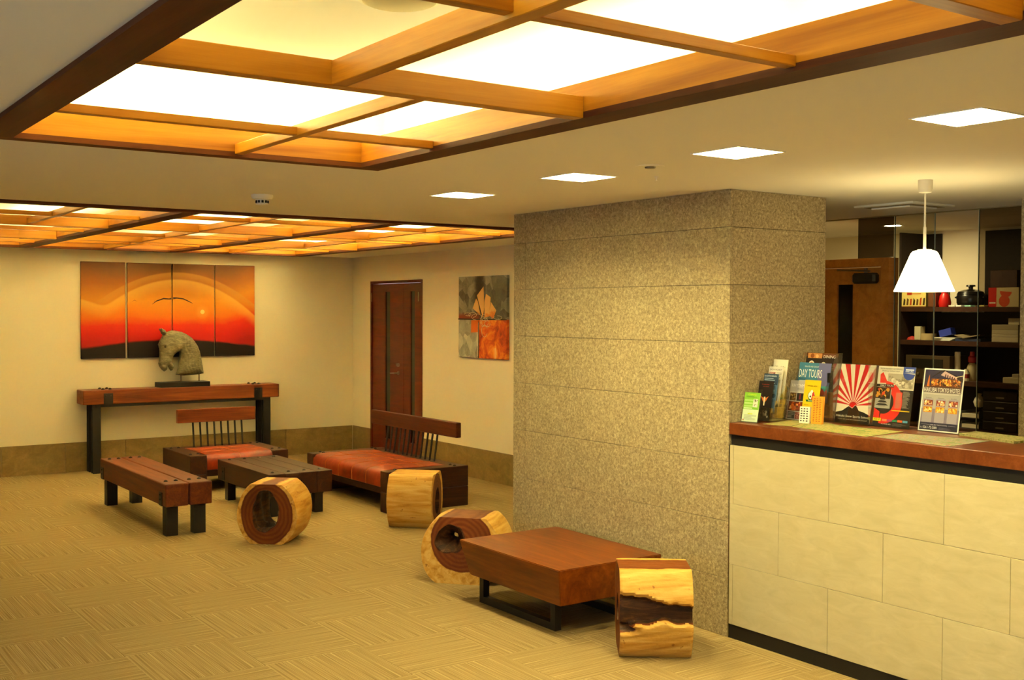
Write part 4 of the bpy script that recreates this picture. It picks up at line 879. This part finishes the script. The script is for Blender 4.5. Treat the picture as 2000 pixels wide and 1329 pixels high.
# ---------------------------------------------------------------- office behind the counter
XP = 6.12
d2 = thing('door_2', None, None, (XP, 0, 0), kind='structure')
box('door_frame', M['door2'], d2, -.05, .05, 4.465, 4.525, 0, 2.01); box('door_frame', M['door2'], d2, -.05, .05, 4.525, 5.40, 1.955, 2.01)
o = B()
for qd in ((4.528, 4.765, .01, 1.95), (4.892, 5.40, .01, 1.95), (4.765, 4.892, .01, .55), (4.765, 4.892, 1.842, 1.95)): o.box(-.02, .02, *qd)
o = o.build('door_leaf', M['door2'], d2); box('glass_strip', M['strip'], o, -.006, .006, 4.765, 4.892, .55, 1.842)
c = B().box(-.085, -.021, 4.55, 4.73, 1.845, 1.915, bev=.014).build('door_closer', M['iron'], o); B().cyl((-.06, 4.60, 1.925), (-.06, 4.86, 1.94), .006, None, 8).cyl((-.05, 4.64, 1.915), (-.05, 4.64, 1.945), .012, None, 10).build('closer_arm', M['chrome'], c)
w2 = thing('window_2', None, None, (XP, 0, 0), kind='structure')
box('transom_pane', M['smoked'], w2, -.004, .004, 4.468, 4.739, 2.012, CE); box('head_track', flat('8A7A54', .6), w2, -.012, .012, 3.0, 5.05, CE-.006, CE)
box('pane', M['clear'], w2, -.004, .004, 4.170, 4.455, .02, CE-.006); box('pane', M['half'], w2, -.004, .004, 3.0, 3.868, .02, CE-.006)
for y in (4.168, 3.870, 4.457): box('pane_edge', M['gedge'], w2, -.004, .004, y-.002, y+.002, .02, CE-.006)
# second stone pier past the shelf
p2 = struct(box('wall_pier', M['granite'], None, 5.75, 6.10, 2.75, onx(1991, 700, 5.75).y, 0, CE))
# shelf unit
XF = 7.25; sy = lambda px: onx(px, 700, XF).y; yl, yr = sy(1754), sy(1999)-.35
t = thing('shelf_unit', 'tall dark wood shelf unit in the office behind the counter', 'shelf', (XF, 0, 0))
box('side_panel', flat('20120A', .6), t, 0, .34, yl-.018, yl, 0, CE-.02)
ym1, ym2 = sy(1834), sy(1921)
box('side_panel', M['shelfw'], t, .0, .34, yr, yr+.03, 0, CE-.02)
BK = flat('1A100A', .7)
box('back_panel', BK, t, .33, .345, yr, yl, 0, 1.66); box('back_panel', BK, t, .33, .345, onx(1838, 500, XF+.33).y, yl, 1.66, CE-.02); box('back_panel', BK, t, .33, .345, yr, onx(1924, 500, XF+.33).y, 1.66, CE-.02)
SZ = {}
for nm, py in (('a', 604), ('b', 668), ('c', 742), ('d', 830)):
    z = onx(1760, py-4, XF).z; SZ[nm] = z; box('shelf_board', M['shelfw'], t, 0, .33, yr+.03, yl-.018, z-.034, z)
def at(px, depth=.06): return onx(px, 700, XF+depth).y
def pw(px0, px1, d=.06): return at(px0, d), at(px1, d)
def pz_(py, px, d=.06): return onx(px, py, XF+d).z
def crate(name, label, cat, px0, px1, z, h, m, d=.06, dep=.18, lid=None, extra=None):
    y1, y0 = pw(px0, px1, d); t = thing(name, label, cat, (XF+d+dep/2, (y0+y1)/2, z), FACE); w = (y1-y0)/2
    box('body', m, t, -w, w, -dep/2, dep/2, 0, h, bev=.002)
    if extra: extra(t, w, dep, h)
    return t
a, b_, c_, d_ = (SZ[k]+.0008 for k in 'abcd')
def figs(t, w, dep, h):
    s = Sheet(2*w, h, 'D8C070', .0005); r = random.Random(3)
    s.rect(.22, .42, .82, 1, 'A83018', 2); s.rect(.42, .8, .88, .93, 'A83018', 2)
    for i in range(7): u = .06+i*.135; s.poly([(u, .12), (u+.08, .12), (u+.10, .45+.2*r.random()), (u+.03, .55+.1*r.random())], ('3A2A14', '5A3A14', 'A8401A')[i % 3], 2)
    s.rect(0, 1, 0, .05, '8A5A24', 2); s.build('printed_front', t, (0, -dep/2-.001, 0))
crate('picture_box', 'yellow box with rows of small dark figures on the top office shelf', 'box', 1760, 1807, a, pz_(572, 1780)-a, flat('C8AC58'), d=.004, extra=figs)
crate('brown_box', 'dark brown cardboard box beside the yellow picture box', 'box', 1811, 1826, a, .11, flat('6A3A1A'), d=.004)
t = thing('red_bag', 'crumpled red bag on the top office shelf', 'bag', (XF+.05, sum(pw(1834, 1854, .05))/2, a), FACE)
B().lathe([(0, 0), (.040, .0), (.045, .03), (.036, .08), (.024, .10), (.03, .13), (0, .125)], 14).build('bag_body', flat('B0120C', .4), t, True)
t = thing('black_cooker', 'black round lidded pot on the top office shelf', 'pot', (XF+.20, sum(pw(1868, 1921, .20))/2, a), FACE)
B().lathe([(0, .012), (.088, .012), (.096, .03), (.098, .08), (.092, .09)], 32).build('pot_body', flat('14110E', .3), t, True); B().lathe([(.097, .09), (.086, .112), (.05, .125), (.016, .13), (.016, .145), (.034, .15), (.03, .16), (0, .162)], 32).build('lid', flat('100D0B', .25), t, True)
for sx in (-1, 1): B().tube([(sx*.093, 0, .06), (sx*.112, -.02, .07), (sx*.112, .02, .07), (sx*.093, 0, .06)], .006, 6).build('handle', flat('14110E'), t)
def redbox(t, w, dep, h):
    s = Sheet(2*w, h, 'C8B88A', .0005); s.rect(0, .27, 0, 1, 'C01810', 1); s.rect(.03, .24, .17, .24, 'E8E0D0', 2); s.disc(.53, .30, .18, 'C84A24', 2); s.disc(.58, .82, .2, 'C84A24', 2, 20, PI, 2*PI); s.build('printed_front', t, (0, -dep/2-.001, 0))
crate('snack_box', 'red and cream printed box at the end of the top office shelf', 'box', 1929, 1988, a, .135, flat('B8A87A'), extra=redbox)
crate('wrapped_parcel', 'dark parcel lying on the red and cream box', 'parcel', 1932, 1984, a+.1352, .12, flat('3A1E14'), dep=.15)
for k, (px0, px1, col) in enumerate(((1851, 1864, 'C8C4B0'), (1865, 1876, 'E8E4D8'), (1882, 1895, '8AC0A8'), (1911, 1921, 'E0D890'))):
    crate('small_packet', ['grey', 'white', 'pale green', 'yellowish'][k]+' small packet lying before the black pot', 'packet', px0, px1, a, .012, flat(col), d=.01, dep=.05)
# second shelf
crate('white_carton', 'narrow upright cream carton on the second office shelf', 'box', 1785, 1797, b_, pz_(638, 1790)-b_, flat('D8CCA8'), dep=.06)
t = thing('tape_roll', 'wide roll of brown tape lying on the second office shelf', 'tape', (XF+.12, sum(pw(1799, 1826, .12))/2, b_), FACE); hh_ = pz_(652, 1810)-b_
B().lathe([(.028, 0), (.058, 0), (.058, hh_), (.028, hh_), (.028, 0)], 28).build('tape', flat('C8B080', .4), t, True)
t = thing('red_cloth', 'small red folded cloth on the second office shelf', 'cloth', (XF+.09, sum(pw(1769, 1784))/2, b_), FACE); B().lathe([(0, 0), (.04, 0), (.03, .018), (0, .028)], 10).build('cloth', flat('B83020'), t, True)
t = thing('blue_carton', 'tilted blue and white carton on the second office shelf', 'box', (XF+.08, sum(pw(1838, 1858))/2, b_+.035), FACE); o = box('body', flat('2A3A9A', .4), t, -.05, .05, -.03, .03, 0, .05, bev=.002); o.rotation_euler = (0, -.25, 0)
t = thing('paper_bundle', 'loose bundle of pale papers below the blue carton', 'papers', (XF+.07, sum(pw(1832, 1866))/2, b_), FACE)
for k in range(4): o = box('sheet', flat(('C8D0C0', 'DCD8C4', 'B8C8C4', 'E4DCC4')[k]), t, -.08, .08, -.06, .06, .006*k, .006*k+.005); o.rotation_euler = (0, 0, (k-1.5)*.12)
t = thing('magazine_pile', 'open magazine and blue folder lying on the second office shelf', 'magazine', (XF+.08, sum(pw(1874, 1918))/2, b_), FACE)
o = box('folder', flat('2A3450', .4), t, -.10, .10, -.06, .08, .0, .02); o = B().faces([(-.10, -.07, .045), (-.03, -.07, .03), (.10, -.07, .05), (-.10, .08, .05), (-.03, .08, .035), (.10, .08, .055)] + [(-.10, -.07, .04), (-.03, -.07, .021), (.10, -.07, .045), (-.10, .08, .045), (-.03, .08, .026), (.10, .08, .05)], [(0, 1, 4, 3), (1, 2, 5, 4), (6, 9, 10, 7), (7, 10, 11, 8), (0, 6, 7, 1), (1, 7, 8, 2)]).build('magazine', flat('8A7A5A'), t)
zz = b_; y1, y0 = pw(1936, 1990, .03)
for k, hgt in enumerate((.034, .020, .03, .036)):
    tt = crate('paper_ream', ['bottom', 'second', 'third', 'top'][k]+' ream in the stack of cream paper on the second office shelf', 'paper', 1936, 1988+k*0, zz, hgt, flat(('E0D8BC', 'D8D0B4', 'CFC7AC', 'B0A688')[k]), d=.03, dep=.24); zz += hgt+.0006
crate('paper_block', 'small cream block on top of the paper reams', 'paper', 1968, 1990, zz, .045, flat('D8D0B0'), d=.05, dep=.12)
# third shelf
def radio(t, w, dep, h):
    box('display', flat('0E0B08', .2), t, -w*.7, w*.7, -dep/2-.003, -dep/2, h*.45, h*.85); B().cyl((-w*.4, -dep/2-.008, h*.22), (-w*.4, -dep/2, h*.22), .01, None, 12).build('knob', M['chrome'], t)
crate('audio_deck', 'brown and black audio deck on the third office shelf', 'stereo', 1769, 1855, c_, pz_(694, 1800)-c_, flat('4A3A22', .4), d=.03, dep=.25, extra=radio)
t = thing('white_tube', 'tall white tube standing on the third office shelf', 'tube', (XF+.10, sum(pw(1865, 1876, .1))/2, c_), FACE); B().lathe([(0, 0), (.021, 0), (.021, .20), (.019, .205), (0, .205)], 20).build('tube', flat('E4DCBC', .4), t, True)
t = thing('spray_bottle', 'clear bottle with red cap on the third office shelf', 'bottle', (XF+.10, sum(pw(1888, 1910, .1))/2, c_), FACE); B().lathe([(0, 0), (.035, 0), (.037, .02), (.037, .09), (.03, .115), (.018, .13), (0, .13)], 20).build('bottle_body', flat('A89A70', .25), t, True); B().lathe([(.02, .13), (.028, .135), (.028, .17), (.018, .18), (.016, .21), (0, .21)], 16).build('cap', flat('A01C14', .4), t, True)
t = thing('small_bottle', 'short white bottle with red label on the third office shelf', 'bottle', (XF+.05, sum(pw(1882, 1893, .05))/2, c_), FACE); B().lathe([(0, 0), (.022, 0), (.022, .06), (.012, .075), (.012, .085), (0, .085)], 16).build('bottle_body', flat('D8CCA8', .35), t, True); B().lathe([(.0225, .02), (.0225, .05)], 16).build('bottle_label', flat('A84030'), t, True)
crate('cream_box', 'flat cream box at the end of the third office shelf', 'box', 1959, 1990, c_, .04, flat('D8D0AC'), d=.04, dep=.12); crate('cream_box', 'smaller grey box lying on the flat cream box', 'box', 1977, 1990, c_+.041, .025, flat('B8B098'), d=.05, dep=.08)
# lower shelf: drawers, trays
def drawers(t, w, dep, h):
    for k in range(4):
        o = box('drawer', flat('1C1814', .3), t, -w+.006, w-.006, -dep/2-.006, -dep/2, .006+k*h/4, (k+1)*h/4-.004, bev=.002); box('name_plate', flat('8A8270', .5), o, -.03, .03, -dep/2-.0075, -dep/2-.006, .02+k*h/4, .03+k*h/4)
crate('drawer_box', 'black desktop drawer box on the lower office shelf', 'drawers', 1921, 1990, d_, pz_(764, 1950)-d_, flat('14110E', .35), d=.02, dep=.26, extra=drawers)
for k in range(2):
    y1, y0 = pw(1878, 1914, .03); tt = thing('letter_tray', ('lower', 'upper')[k]+' grey letter tray with papers on the lower office shelf', 'tray', (XF+.15, (y0+y1)/2, d_+.002+k*.075), FACE); w = (y1-y0)/2
    B().box(-w, w, -.12, .12, 0, .004).box(-w, -w+.004, -.12, .12, .004, .05).box(w-.004, w, -.12, .12, .004, .05).box(-w, w, .116, .12, .004, .05).box(-w, -w+.004, .10, .12, .05, .073).box(w-.004, w, .10, .12, .05, .073).build('tray', flat('6A6C64', .4), tt); box('papers', flat('DCD4B4'), tt, -w+.006, w-.006, -.115, .10, .0045, .03)
t = thing('plastic_bag', 'small crumpled white bag beside the black drawer box', 'bag', (XF+.06, sum(pw(1908, 1920))/2, pz_(770, 1913)), FACE)
t.location.z = d_+.155; 
B().lathe([(0, 0), (.03, .005), (.042, .04), (.03, .07), (.012, .085), (.02, .10), (0, .10)], 9).build('bag_body', flat('D8D4BC', .4), t, True)
